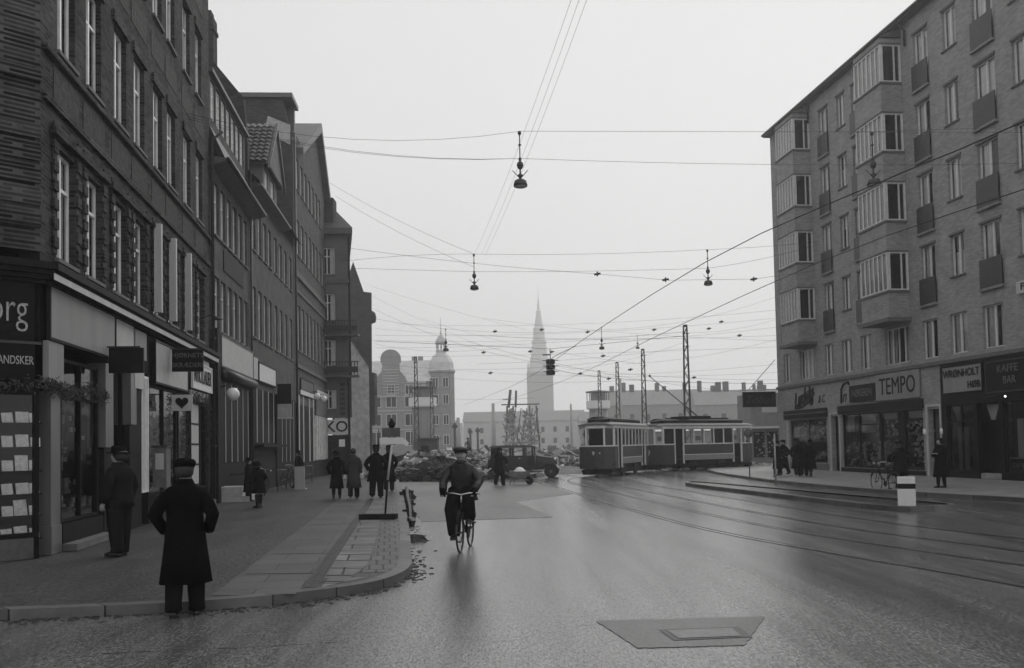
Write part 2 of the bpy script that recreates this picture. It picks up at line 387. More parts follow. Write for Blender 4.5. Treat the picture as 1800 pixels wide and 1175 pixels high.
# rusticated surrounds of first floor windows, string course, blind panels
for i, (a, b) in enumerate(U1):
    tr = MB(); tr.box(a-.2, a-.003, -.025, -.003, 5.4, 7.5); tr.box(b+.003, b+.2, -.025, -.003, 5.4, 7.5)
    for k in range(7):
        z = 5.5 + k*.34
        tr.box(a-.23, a-.003, -.06, -.024, z, z+.2); tr.box(b+.003, b+.23, -.06, -.024, z, z+.2)
    tr.box(a-.3, b+.3, -.11, -.003, 7.5, 7.62); tr.build('window_rustication', M_b1, B1)
tr = MB(); tr.box(.1, 15.0, -.07, -.003, 7.98, 8.1); tr.box(.1, 15.0, -.09, -.003, 8.86, 8.95)
for k in (1, 2):
    for a, b in U2: tr.box(a-.12, b+.12, -.06, -.003, Z1[k][1]+.03, Z1[k][1]+.26)
tr.build('string_course', M_b1b, B1)
R_ = random.Random(3); M_orn = mat('terracotta_relief', .022, .85, noise=.8, ns=7, bump=1.0, detail=3)
for (a, b) in U2:
    for z0 in (8.15, 11.95, 16.0):
        pn = MB(); pn.box(a-.2, b+.2, -.012, -.003, z0, z0+.62)
        pn.build('ornament_panel', M_orn, B1)
# quoin bands on the chamfer
q = MB(MCH)
for k in range(5): q.box(0, 3.2, -.05, -.003, 5.7+k*.38, 5.94+k*.38)
q.box(0, 3.2, -.08, -.003, 8.2, 8.4); q.build('chamfer_bands', M_b1b, B1)
# cornice above the shops
def corn(M, x0, x1, ex0=0, ex1=0):
    b = MB(M)
    for i, (yy, za, zb) in enumerate(((.34, 4.96, 5.08), (.27, 4.88, 4.957), (.2, 4.8, 4.877), (.12, 4.74, 4.797))):
        b.box(x0-ex0*yy, x1+ex1*yy, -yy, -.003, za, zb)
    return b
corn(Matrix.Identity(4), 0, 15.0, .4).build('shop_cornice', M_dark, B1)
corn(MCH, 0, 3.2, 0, .4).build('shop_cornice', M_dark, B1)
MB().box(-.15, 14.9, -.29, -.273, 4.79, 4.9).build('cornice_gutter', M_offwhite, B1)
# shop storey: piers
pier = MB()
for a, b in ((.95, 1.05), (5.85, 6.4), (7.0, 7.15), (14.5, 15.04)): pier.box(a, b, .0, .4, 0, 4.78)
pier.box(0, 15.04, .003, .35, 3.78, 5.29)
pier.build('shop_pier', M_dark, B1)
interior(B1, .95, 15, .13, 3.8, y=2.2, ends=True)
signboard(B1, .16, 3.9, 3.86, 4.74, M_sign, trim=M_dark)
signboard(B1, 3.98, 5.45, 4.02, 4.74, M_sign2, y=-.03)
signboard(B1, 5.52, 6.5, 4.05, 4.7, M_sign, y=-.05)
signboard(B1, 5.6, 6.4, 3.35, 3.98, M_offwhite, y=-.02)
signboard(B1, 7.3, 11.0, 3.62, 4.62, M_sign2, y=-.06, trim=M_black)
o = signboard(B1, 11.5, 14.4, 3.78, 4.5, M_white, y=-.1, trim=M_white)
text(o, 'NYKTLAUER', .62, T(12.95, -.165, 4.14) @ UP, M_black, sx=.75, bold=.004)
signboard(B1, 11.5, 14.4, 4.56, 4.74, M_white, y=-.02); signboard(B1, 11.6, 14.3, 3.4, 3.7, M_sign2, y=-.02)
# pale block over the corner pilaster, and the pilaster itself
MB().box(.12, .85, -.1, -.003, 3.1, 3.8).build('pale_panel', M_sign, B1)
pl = MB().box(.42, .88, -.03, .2, .13, 2.95); pl.box(.4, .9, -.05, .22, .13, .62); pl.build('pilaster', M_marble, B1)
for a, b, z0, z1, mm in ((3.42, 3.95, 1.98, 3.72, M_marble), (5.28, 5.75, 2.5, 3.76, M_marble)):
    MB().box(a, b, -.06, .3, z0, z1).build('pilaster_panel', mm, B1)
    MB().box(a, b, -.03, .3, .13, z0-.003).build('pilaster_base', M_dark, B1)
shopwin(B1, 1.1, 3.3, .62, 3.6, 2, y=.05, trans=2.9); MB().box(1.05, 3.4, -.02, .2, .13, .6).build('stall_riser', M_dark, B1)
MB().box(1.0, 3.4, -.28, -.023, .13, .25).build('door_step', M_stone, B1)
shopwin(B1, 6.42, 7.0, .9, 3.7, 2, mf=M_frame, y=-.02); shopwin(B1, 4.0, 5.2, .9, 3.7, 1, y=.1)
shopwin(B1, 7.2, 10.3, .8, 3.55, 2, mf=M_dark, y=.05); MB().box(7.15, 10.4, .0, .25, .13, .78).build('stall_riser', M_dark, B1)
# glazed door with light panes
d = MB(); d.box(12.1, 13.3, .05, .12, .2, 3.35); d.build('glazed_door', M_offwhite, B1)
gb = MB()
for k in range(6): gb.box(12.08, 13.32, .035, .047, .2+k*.62, .25+k*.62)
gb.box(12.0, 12.09, .02, .14, .13, 3.5); gb.box(13.31, 13.4, .02, .14, .13, 3.5); gb.build('door_bars', M_black, B1)
shopwin(B1, 10.5, 12.0, .8, 3.35, 1, y=.05); shopwin(B1, 13.42, 14.45, .7, 3.35, 1, y=.05)
MB().box(10.4, 14.5, -.25, .2, .13, .3).build('stone_step', M_stone, B1)
# awning boxes / pale strips on the first floor (blinds projecting)
for (a, b) in U1[4:7]:
    MB().box(a-.16, a-.02, -.24, -.065, 5.36, 7.6).build('window_shutter', M_offwhite, B1)
# corner shop on the chamfer
def CHB(): return MB(MCH)
CHB().box(.05, 3.1, -.05, .02, 3.75, 4.78).build('name_board', M_black, B1)
bd2 = CHB().box(.05, 3.1, -.07, -.003, 3.1, 3.7).build('trade_board', M_black, B1)
MB(MCH).box(0, 3.2, -.09, -.053, 3.7, 3.745).build('board_moulding', M_darkm, B1)
text(B1, 'borg', .72, MCH @ T(3.0, -.056, 4.28) @ UP, M_paperg, bold=-.006, sx=.62, align='RIGHT')
text(B1, 'HANDSKER', .2, MCH @ T(3.08, -.076, 3.42) @ UP, M_stone2, sx=.62, align='RIGHT')
f = CHB(); f.box(.2, .3, .0, .1, .5, 2.95); f.box(3.11, 3.19, .0, .1, .13, 3.1); f.box(.3, 3.11, .0, .1, .48, .56); f.box(.3, 3.11, .0, .1, 2.86, 3.1)
f = f.build('shop_window', M_black, B1)
CHB().quad((.3, .05, .56), (3.11, .05, .56), (3.11, .05, 2.86), (.3, .05, 2.86)).build('pane', M_glass, f)
CHB().box(.1, 3.1, -.02, .3, .13, .477).build('stall_riser', mat('riser_granite', .07, .3, noise=.4, ns=6), B1)
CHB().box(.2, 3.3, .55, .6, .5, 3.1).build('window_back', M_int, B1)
sh = CHB()
ZS = [.46, .84, 1.2, 1.59, 1.99, 2.4]
for z in ZS: sh.box(.3, 3.3, .2, .5, z-.02, z)
sh.build('shelf', M_black, B1)
WB1 = Matrix.Translation((C1[0], C1[1], 0)) @ RZ(PI/2 - math.radians(AZ1))
WCH = WB1 @ MCH
SH = ['lowest', 'fifth', 'fourth', 'third', 'second', 'top']
for k in range(6):
    for x, ww, nm in ((2.78, .17, 'left'), (3.0, .2, 'middle'), (3.2, .15, 'right')):
        hh = rnd.uniform(.16, .2) if nm != 'middle' else rnd.uniform(.17, .27); x += rnd.uniform(-.015, .015)
        b = MB(WCH @ T(x, .22+rnd.uniform(-.03, .03), ZS[k]+.002) @ Matrix.Rotation(-.25, 4, 'X') @ Matrix.Rotation(rnd.uniform(-.05, .05), 4, 'Y'))
        b.box(-ww/2, ww/2, 0, .015, 0, hh)
        if rnd.random() < .5: b.box(-ww*.2, ww*.35, -.02, -.002, hh*.2, hh*.6)
        tag(b.build('glove_card', M_paper), f'white glove card, {nm} one on the {SH[k]} shelf of the corner shop window', 'display card', 'glove cards in the corner window')
def P1(u, y, z): return WB1 @ Vector((u, y, z))
tree_garland('fir_garland', [P1(*(RZ(a_ch) @ Vector((-2.6, -.12, 3.02)))), P1(*(RZ(a_ch) @ Vector((-1.2, -.14, 2.98)))), P1(0, -.14, 3.05), P1(1.0, -.14, 2.95), P1(2.2, -.14, 3.1), P1(3.3, -.12, 3.0)], .13, 1500, 'fir garland hung over the corner glove shop window')
tree_garland('fir_garland', [P1(10.6, -.1, .9), P1(10.6, -.12, 3.3), P1(12, -.14, 3.5), P1(13.9, -.14, 3.45), P1(14.0, -.12, 2.4), P1(13.95, -.1, .7)], .15, 1900, 'fir garland framing the glazed shop door with light panes')
for (u, z, ww, hh, s_) in ((1.45, 2.2, .3, .7, 'tall pale hanging cloth'), (1.55, 1.55, .45, .26, 'small printed card'), (1.4, .8, .35, .45, 'white folded goods'), (2.1, 1.1, .25, .3, 'small grey box')):
    b = MB(WB1); b.box(u, u+ww, .3, .34, z, z+hh); tag(b.build('shop_display', M_paperg), f'{s_} in the side window by the corner pilaster', 'display item')
def goods(M, label, areas, n, seed, m=None, ymin=.25, ymax=.9):
    b = MB(M); R = random.Random(seed)
    for k in range(n):
        x0, x1, z0, z1 = R.choice(areas); x = R.uniform(x0, x1); z = R.uniform(z0, z1); s_ = R.uniform(.02, .09); y = R.uniform(ymin, ymax)
        b.box(x-s_, x+s_, y, y+.04, z, z+s_*R.uniform(.8, 2.2), None)
    return tag(b.build('shop_goods', m or M_paperg), label, 'shop goods', kind='stuff')
goods(WB1, 'small pale goods in the dark window behind the vending cabinet', [(7.3, 10.2, .85, 1.6), (7.3, 10.2, 2.0, 3.3)], 150, 2)
goods(WB1, 'pale goods low in the side window by the corner pilaster', [(1.2, 3.2, .65, 1.3), (1.2, 3.2, 1.7, 2.5)], 110, 3)
goods(WB1, 'little pale goods around the glazed shop door', [(10.6, 12.0, .85, 3.2), (13.5, 14.4, .75, 3.2)], 110, 4)
# hanging signs and street fittings on the corner building
def hang_sign(name, u, z0, z1, wd, m, label, txt=None, tm=None, gap=.15, ts=.2):
    o = empty(name, P1(u, 0, z0), B1.rotation_euler.z, label, 'hanging sign')
    MB().box(-.035, .035, -gap-wd, -gap, 0, z1-z0).build('board', m, o)
    MB().box(-.015, .015, -gap-wd*.9, 0, z1-z0+.005, z1-z0+.035).build('bracket', M_iron, o)
    if txt:
        for i, (s_, dz) in enumerate(txt):
            text(o, s_, ts, T(-.042, -gap-wd/2, dz) @ RZ(-PI/2) @ UP, tm or M_paperg)
    return o
hang_sign('hanging_sign', 3.35, 3.5, 4.02, .68, M_dark, 'plain dark board hanging over the pavement near the corner shop')
hang_sign('hanging_sign', 8.9, 3.99, 4.58, .8, M_black, 'black tailor sign with two lines of dull lettering', [('HJØRNETS', .43), ('SKRÆDERI', .17)], mat('dull_lettering', .1, .6), ts=.17)
o = hang_sign('heart_sign', 9.0, 2.95, 3.38, .52, M_offwhite, 'small white box sign with a black heart over the pavement', gap=.12)
hp = []
for i in range(28):
    t = 2*PI*i/28; hp.append((-.38 + .0105*(16*math.sin(t)**3)*1.0, .225 + .0105*(13*math.cos(t)-5*math.cos(2*t)-2*math.cos(3*t)-math.cos(4*t))))
MB().prism(hp, -.05, -.038, 'x').build('heart', M_black, o)
o = empty('vending_cabinet', P1(7.6, -.18, .13), B1.rotation_euler.z, 'grey metal vending cabinet on a post by the dark shop window', 'cabinet')
b = MB(); b.box(-.22, .22, -.16, .16, .85, 1.85); b.build('cabinet', M_stone, o); b = MB(); b.box(-.25, .25, -.19, .19, 1.853, 1.9); b.build('lid', M_darkm, o); MB().box(-.05, .05, -.05, .05, 0, .847).build('post', M_darkm, o)
MB().box(-.235, -.222, -.1, .1, 1.3, 1.7).build('coin_panel', M_offwhite, o)
o = empty('wall_bracket_lamp', P1(13.2, 0, 6.0), B1.rotation_euler.z, 'small dark lamp on a bracket above the shop cornice', 'wall lamp')
MB().tube([(0, 0, 0), (0, -.4, .15), (0, -.55, .05)], .02).build('arm', M_iron, o); MB().lathe([(.02, .08), (.16, .02), (.18, 0), (.05, -.03)], (0, -.55, 0)).build('lamp_shade', M_iron, o)
o = empty('drainpipe', P1(15.0, 0, 0), B1.rotation_euler.z, 'drainpipe running down between the corner building and the next', 'drainpipe')
MB().tube([(.0, -.1, .2), (0, -.1, 12.3), (0, -.45, 12.6)], .055, 8).build('pipe', M_darkm, o)
b = MB()
for z in (2, 5.6, 8.8, 11.2): b.box(-.075, .075, -.17, 0, z, z+.06)
b.build('pipe_clamp', M_iron, o)

# ------------------------------------------------------------ second building (mansard with long dormer)
P2 = (-10.02, 30.31); AZ2 = -5.9; L2 = 7.0
B2 = facade('mansard_building', P2, AZ2, 'dark plastered house with a long glazed dormer, second from the near corner')
WX = [(.6, 1.4), (1.65, 2.45), (2.75, 3.5), (3.8, 4.55), (4.9, 5.6), (5.95, 6.65)]
h = [(a, b, 6.05, 7.88) for a, b in WX] + [(a, b, 9.3, 11.15) for a, b in WX]
MB().wall(.05, L2, 4.7, 12.0, h, depth=.2).build('plaster_wall', M_plaster, B2)
for a, b in WX:
    window(B2, a, b, 6.05, 7.88, yin=.1, kind='tbar', curtain='left'); window(B2, a, b, 9.3, 11.15, yin=.1, kind='cross', curtain='full')
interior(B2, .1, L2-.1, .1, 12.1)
b = MB().box(2.0, 5.7, -.04, -.003, 8.3, 9.05); b.build('blind_panel', M_dark, B2)
eave(B2, .0, L2+.6, 11.5, .55, .25, M_slate)
MB().tube([(0, -.6, 11.72), (L2+.6, -.6, 11.72)], .07, 8).build('gutter', M_darkm, B2)
rf = MB(); rf.quad((0, -.5, 11.76), (L2, -.5, 11.76), (L2, .02, 12.9), (0, .02, 12.9)); rf.quad((0, .02, 12.9), (L2, .02, 12.9), (L2, .5, 13.1), (0, .5, 13.1)); rf.quad((0, .5, 13.1), (L2, .5, 13.1), (L2, 4.4, 17.6), (0, 4.4, 17.6)); rf.build('roof', M_tile, B2)
DX = [(.3+k*.86, .3+k*.86+.74) for k in range(7)]
MB().wall(0, 6.5, 12.9, 14.72, [(a, b, 13.25, 14.6) for a, b in DX], y=.03, depth=.12).build('dormer_wall', M_plaster, B2)
dr = MB(); dr.quad((6.5, .03, 12.9), (6.5, 3.0, 12.9), (6.5, 3.0, 14.8), (6.5, .03, 14.72)); dr.build('dormer_cheek', M_slate, B2)
for a, b in DX: window(B2, a, b, 13.25, 14.6, yin=.06, kind='six', sill=False, y=.03, curtain='full')
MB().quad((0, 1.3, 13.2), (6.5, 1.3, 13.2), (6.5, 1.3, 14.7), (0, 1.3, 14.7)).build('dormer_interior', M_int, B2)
b = MB(); b.prism([(-.12, 14.72), (-.12, 14.85), (3.2, 15.7), (3.2, 14.75), (.03, 14.72)], 0, 6.7, 'x'); b.build('dormer_roof', M_slate, B2)
# ground floor shop
MB().box(.05, L2, -.003, .3, 4.25, 4.7).build('shop_fascia', M_dark, B2)
signboard(B2, .95, 6.95, 4.82, 5.84, M_sign2, y=-.1, trim=M_slate)
aw = MB(); aw.tube([(.9, -.2, 4.55), (L2-.1, -.2, 4.55)], .17, 10); aw.build('rolled_awning', M_darkm, B2)
b = MB()
for k in range(6): x = 1.15+k*1.08; b.box(x-.03, x+.03, -.012, .003, 1.45, 4.3)
build_each(b, 'light_mullion', M_offwhite, B2)
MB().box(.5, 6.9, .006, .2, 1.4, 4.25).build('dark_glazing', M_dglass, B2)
b = MB(); b.box(.05, .5, -.1, .3, .1, 4.7); b.box(.5, L2, -.04, .3, .1, 1.4); b.box(.1, .5, -.2, -.103, .1, 6.0); b.build('dark_shop_base', M_dark, B2)
b = MB(); b.box(.6, 2.4, -1.1, -.05, .12, .3); b.box(.8, 2.0, -.8, -.05, .303, .62); b.build('stone_step', M_stone2, B2)
o = empty('globe_lamp', Matrix.Translation((P2[0], P2[1], 0)) @ RZ(PI/2-math.radians(AZ2)) @ Vector((.75, 0, 3.8)), B2.rotation_euler.z, 'large white globe lamp on a bracket under the second house awning', 'globe lamp')
MB().lathe([(.02, .22), (.13, .2), (.21, .1), (.235, 0), (.21, -.1), (.13, -.2), (.02, -.235)], (0, -.55, 0)).build('globe', M_globe, o); MB().tube([(0, 0, .2), (0, -.55, .35), (0, -.55, .22)], .02).build('bracket', M_iron, o)

# ------------------------------------------------------------ third building
P3 = (-10.74, 37.28); AZ3 = -4.9; L3 = 12.45
B3 = facade('tiled_gable_house', P3, AZ3, 'grey plastered house with pantiled dormer and brick fire gable, third on the left')
W3 = [(.75, 1.5), (2.0, 2.8), (3.3, 4.05), (4.5, 5.25), (6.1, 6.85), (7.5, 8.3), (9.0, 9.8), (10.6, 11.4)]
h = [(a, b, 6.65, 8.8) for a, b in W3] + [(a, b, 10.35, 12.1) for a, b in W3]
MB().wall(.05, L3, 5.7, 13.5, h, depth=.2).build('plaster_wall', M_plaster2, B3)
MB().wall(.05, 5.8, 4.5, 5.7, [], depth=.2).build('lower_wall', M_plaster2, B3)
MB().box(5.8, L3, 0, .3, 4.5, 5.697).build('upper_fascia', M_plaster2, B3)
for i, (a, b) in enumerate(W3):
    window(B3, a, b, 6.65, 8.8, yin=.1, kind='tbar', curtain=['left', 'sides'][i % 2]); window(B3, a, b, 10.35, 12.1, yin=.1, kind='tbar', curtain='left')
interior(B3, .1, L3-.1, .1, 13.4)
eave(B3, .3, 8.2, 12.8, .5, .25)
rf = MB(); rf.quad((0, -.45, 13.06), (L3, -.45, 13.06), (L3, 0, 13.5), (0, 0, 13.5)); rf.quad((0, 0, 13.5), (L3, 0, 13.5), (L3, 5.5, 19.5), (0, 5.5, 19.5)); rf.build('roof', M_tile, B3)
gw = MB(); gw.prism([(.0, 12.4), (.0, 14.6), (.15, 16.5), (1.75, 18.5), (3.3, 20.3), (6, 20.3), (6, 12.4)], -.05, .25, 'x'); gw.build('fire_gable', M_gable, B3)
ch = MB(); ch.box(-.1, .6, 1.35, 1.9, 17.6, 19.9); ch.box(-.14, .64, 1.3, 1.95, 19.3, 19.45); ch.box(.0, .5, 1.45, 1.8, 19.9, 20.2); ch.build('chimney', M_gable, B3)
dm = MB(); dm.wall(3.2, 6.8, 13.6, 14.8, [(3.6, 4.4, 13.7, 14.6), (5.2, 6.0, 13.7, 14.6)], y=-.02, depth=.1); dm.quad((3.2, -.02, 13.6), (3.2, 2, 13.6), (3.2, 2, 14.8), (3.2, -.02, 14.8)); dm.build('dormer_wall', M_plaster3, B3)
for a in (3.6, 5.2): window(B3, a, a+.8, 13.7, 14.6, yin=.05, kind='two', sill=False, y=-.02, curtain='full')
b = MB(); rows = 10
for i in range(rows):
    f0 = i/rows; f1 = (i+1.25)/rows
    for k in range(9):
        y0 = -.25+k*.28
        xa, za = 2.9+f0*2.1, 14.7+f0*2.4; xb, zb = 2.9+f1*2.1, 14.7+f1*2.4
        vs = []
        for q in range(5):
            t = q/4; hh = .08*math.sin(PI*t)+.03
            vs += [(xa-.05, y0+.28*t, za+hh+.05), (xb, y0+.28*t, zb+hh-.02)]
        b.add(vs, [(2*q, 2*q+2, 2*q+3, 2*q+1) for q in range(4)], True)
b.build('pantile_slope', M_tile, B3)
b = MB(); b.prism([(3.0, 14.7), (5.0, 17.15), (7.0, 14.7)], -.3, -.2, 'y'); b.build('dormer_pediment', M_plaster3, B3)
b = MB(); b.prism([(2.8, 14.45), (2.9, 14.7), (5.0, 17.25), (7.1, 14.7), (7.2, 14.45), (5.0, 16.95)], -.42, -.305, 'y'); b.build('dormer_verge', M_slate, B3)
b = MB(); b.add([(5.0, -.2, 17.1), (7.1, -.2, 14.65), (7.1, 3, 14.65), (5.0, 3, 17.1), (2.95, -.2, 14.68), (2.95, 3, 14.68)], [(0, 1, 2, 3), (0, 3, 5, 4)]); b.build('dormer_roof', M_tile, B3)
signboard(B3, .1, 1.25, 4.85, 5.75, M_sign2, y=-.05); signboard(B3, 1.5, 5.6, 4.85, 5.6, M_white, y=-.05, trim=M_dark)
b = MB(); b.box(.05, .5, -.03, .3, .1, 4.5); b.box(.5, 5.8, -.03, .3, .1, 1.6); b.box(5.8, 6.3, -.1, .3, .1, 4.5); b.box(6.3, L3, -.03, .3, .1, 1.2); b.build('dark_shop_base', M_dark, B3)
b = MB(); b.box(.3, 6.3, -.5, -.033, 2.0, 2.12); b.build('shelf_canopy', M_dark, B3)
b = MB()
for k in range(4): x = 1.45+k*1.35; b.box(x-.05, x+.05, -.015, .003, 2.2, 4.5)
for k in range(5): x = 6.6+k*1.25; b.box(x-.03, x+.03, -.015, .003, 1.25, 4.45)
build_each(b, 'light_mullion', M_offwhite, B3)
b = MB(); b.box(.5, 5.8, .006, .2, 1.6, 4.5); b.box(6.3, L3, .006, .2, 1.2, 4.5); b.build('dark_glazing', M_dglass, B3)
WB3 = Matrix.Translation((P3[0], P3[1], 0)) @ RZ(PI/2-math.radians(AZ3))
o = empty('bracket_sign', WB3 @ Vector((6.0, 0, 3.3)), B3.rotation_euler.z, 'dark hanging board with a pale lower half over the third house shop', 'hanging sign')
MB().box(-.03, .03, -.75, -.1, .75, 1.7).build('upper_board', M_black, o); MB().box(-.034, .034, -.75, -.1, .1, .74).build('lower_board', M_stone2, o); MB().box(-.04, .04, -.8, 0, .04, .095).build('rail', M_offwhite, o)
b = MB(); b.tube([(.05, -.09, .2), (.05, -.09, 13.4)], .05, 8); tag(b.build('drainpipe', M_darkm), 'thin drainpipe between the mansard house and the grey plastered house', 'drainpipe').matrix_world = WB3

# ------------------------------------------------------------ fourth building (pediment)
P4 = (-11.81, 49.71); AZ4 = -3.8; L4 = 12.2
B4 = facade('pediment_house', P4, AZ4, 'brown brick house with a tall front gable, fourth on the left')
W4 = [(.9+k*1.42, .9+k*1.42+.85) for k in range(8)]
h = [(a, b, 7.4, 9.95) for a, b in W4] + [(a, b, 12.8, 14.8) for a, b in W4] + [(a, b, 16.5, 18.3) for a, b in W4[:7]]
MB().wall(0, L4, 5.9, 19.6, h, depth=.2).build('brick_wall', M_b4, B4)
for i, (a, b) in enumerate(W4):
    window(B4, a, b, 7.4, 9.95, yin=.1, kind='tbar', curtain='full' if i % 2 else 'left'); window(B4, a, b, 12.8, 14.8, yin=.1, kind='cross', curtain='full')
    if i < 7: window(B4, a, b, 16.5, 18.3, yin=.1, kind='cross', curtain='full')
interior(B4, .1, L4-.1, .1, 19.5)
b = MB(); b.box(0, L4, -.12, -.003, 11.45, 11.75); b.box(0, L4, -.08, -.003, 10.6, 10.75); b.box(0, L4, -.1, -.003, 6.4, 6.6); b.build('string_course', M_plaster3, B4)
b = MB(); b.prism([(1.0, 18.5), (1.0, 18.9), (8.6, 23.0), (13.2, 18.8), (13.2, 18.3), (8.6, 22.4)], -.4, -.003, 'y'); b.build('gable_verge', M_slate, B4)
b = MB(); b.prism([(3.0, 19.6), (8.6, 22.7), (L4, 19.6)], 0, .1, 'y'); b.build('pediment_wall', M_b4, B4)
b = MB(); b.add([(-.1, 0, 18.2), (8.6, 0, 23.0), (8.6, 7, 23.0), (-.1, 7, 18.2), (13.2, 0, 18.8), (13.2, 7, 18.8)], [(0, 1, 2, 3), (1, 4, 5, 2)]); b.build('roof', M_slate, B4)
gw = MB(); gw.prism([(.0, 13.2), (.0, 18.9), (.5, 21.2), (6, 21.2), (6, 13.2)], -.32, -.003, 'x'); gw.build('fire_gable', M_gable, B4)
b = MB(); b.box(-.5, 1.6, -.05, 6, 21.203, 21.45); b.box(1.0, 1.3, .1, .6, 19.6, 21.2); b.build('cap_slab', M_slate, B4)
b = MB(); b.prism([(.1, 18.6), (1.5, 19.3), (1.3, 20.2), (.1, 19.7)], -.36, -.325, 'x'); b.build('zinc_flashing', M_stone2, B4)
b = MB(); b.tube([(-.25, -.12, .2), (-.25, -.12, 19.3)], .06, 8); b.build('drainpipe', M_darkm, B4)
# shops
b = MB(); b.box(0, L4, .003, .3, 4.4, 5.9); b.build('shop_lintel', M_plaster3, B4)
signboard(B4, 1.0, 6.2, 4.95, 5.2, M_white, y=-.08); signboard(B4, 1.3, 5.9, 5.25, 5.85, M_plaster3, y=-.03, trim=M_dark)
signboard(B4, 6.7, 12.0, 5.2, 5.55, M_white, y=-.15); signboard(B4, 6.8, 12.0, 4.0, 5.18, M_plaster3, y=-.05)
b = MB(); b.box(0, .5, -.05, .3, .1, 4.4); b.box(.5, 6.6, -.03, .3, .1, 1.1); b.build('dark_shop_base', M_dark, B4)
b = MB()
for x, w_ in ((.9, .2), (2.4, .16), (4.6, .2), (6.2, .25)): b.box(x-w_/2, x+w_/2, -.04, .003, 1.15, 4.9)
build_each(b, 'light_mullion', M_white, B4)
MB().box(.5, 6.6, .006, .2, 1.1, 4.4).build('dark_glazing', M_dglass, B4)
b = MB()
for k in range(14): x = 6.75+k*.385; b.box(x, x+.3, -.05-.03*(k % 2), .1, 1.2, 3.97)
b.box(6.7, 12.15, .1, .3, .1, 4.4); b.build('grooved_shutter', M_plaster3 if False else M_rough, B4)
b = MB(); b.box(6.7, 12.15, -.03, .09, .1, 1.15); b.build('shutter_base', M_dark, B4)
WB4 = Matrix.Translation((P4[0], P4[1], 0)) @ RZ(PI/2-math.radians(AZ4))
g0 = None
for (u, lb) in ((4.4, 'nearer small white globe lamp over the fourth house shop'), (7.2, 'farther small white globe lamp over the fourth house shop')):
    o = empty('globe_lamp', WB4 @ Vector((u, 0, 5.0)), B4.rotation_euler.z, lb, 'globe lamp', 'small globe lamps on the fourth house')
    MB().lathe([(.02, .2), (.12, .18), (.19, .09), (.21, 0), (.19, -.09), (.12, -.18), (.02, -.21)], (0, -.5, 0), 12).build('globe', M_globe, o); MB().tube([(0, 0, .25), (0, -.5, .3), (0, -.5, .2)], .018).build('bracket', M_iron, o)

# ------------------------------------------------------------ fifth: KO house, projecting front
x5 = at(575, 740, 62.0).x - 1.2; xr5 = at(615, 740, 62.0).x
B5 = empty('balcony_house', (x5, 62.0, 0), 0, 'dark house with iron balconies projecting beyond the row, shop letters KO below', 'building')
W5 = xr5-x5
zs = [(13.83, 15.67), (10.6, 12.49), (7.55, 9.29), (4.6, 5.87)]
h = [(.75, 1.85, a, b) for a, b in zs]
MB().wall(0, W5, 4.0, 16.7, h, depth=.2).build('front_wall', M_plaster3, B5)
for a, b in zs: window(B5, .75, 1.85, a, b, yin=.1, kind='cross', curtain='sides')
b = MB(); b.wall(0, 12, 0.1, 16.7, [(1+k*2.2, 2+k*2.2, z0, z1) for k in range(5) for z0, z1 in zs], depth=.2)
for i, v in enumerate(b.v): b.v[i] = (W5 - v[1] - .21*v[0], v[0], v[2])
b.build('side_wall', M_plaster3, B5)
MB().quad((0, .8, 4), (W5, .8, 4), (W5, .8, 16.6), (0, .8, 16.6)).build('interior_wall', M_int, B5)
b = MB(); b.box(-.1, W5+.05, -.1, -.003, 13.2, 13.45); b.prism([(-.1, -.4), (W5+.4, -.4), (W5-2.1, 12.2), (-.1, 12.2)], 16.55, 16.945); b.build('cornice', M_slate, B5)
b = MB(); b.add([(-1, -.4, 16.95), (W5+.4, -.4, 16.95), (W5-2.1, 12, 16.95), (-1, 12, 16.95), (-1, 2, 19), (W5-1.4, 2, 19), (W5-3.0, 10, 19), (-1, 10, 19)], [(0, 1, 5, 4), (1, 2, 6, 5), (2, 3, 7, 6), (4, 5, 6, 7)]); b.build('roof', M_slate, B5)
MB().box(W5-1.9, W5-1.0, .2, 1.4, 17.2, 19.2).build('chimney', M_gable, B5)
for zb in (9.5, 6.7):
    b = MB(); b.box(.5, W5+.75, -.75, -.003, zb, zb+.12); b.build('balcony_slab', M_slate, B5)
    b = MB(); b.box(.5, W5+.75, -.74, -.7, zb+1.0, zb+1.06)
    for k in range(15): x = .55+k*(W5+.15)/14; b.box(x-.025, x+.025, -.735, -.705, zb+.12, zb+1.0)
    b.box(.5, W5+.7, -.73, -.71, zb+.3, zb+.7); b.build('balcony_railing', M_iron, B5)
MB().box(0, W5, -.003, .3, .1, 2.8).build('shop_base', M_dark, B5); MB().box(0, W5, .003, .3, 3.98, 4.6).build('shop_lintel', M_dark, B5)
o = signboard(B5, .9, W5-.02, 2.85, 3.85, M_white, y=-.05)
text(o, 'KO', 1.05, T(1.87, -.115, 3.34) @ UP, M_black, bold=.01, sx=1.0)
MB().box(W5-.75, W5-.35, -.06, -.01, 2.0, 2.5).build('notice', M_paper, B5)
MB().box(W5-.1, W5+.05, -.16, -.053, 2.8, 6.6).build('corner_trim', M_black, B5)
b = MB()
for k in range(7): b.box(W5-.65, W5-.3, -.06, -.003, 4.15+k*.33, 4.37+k*.33)
b.build('sign_letters', M_darkm, B5)
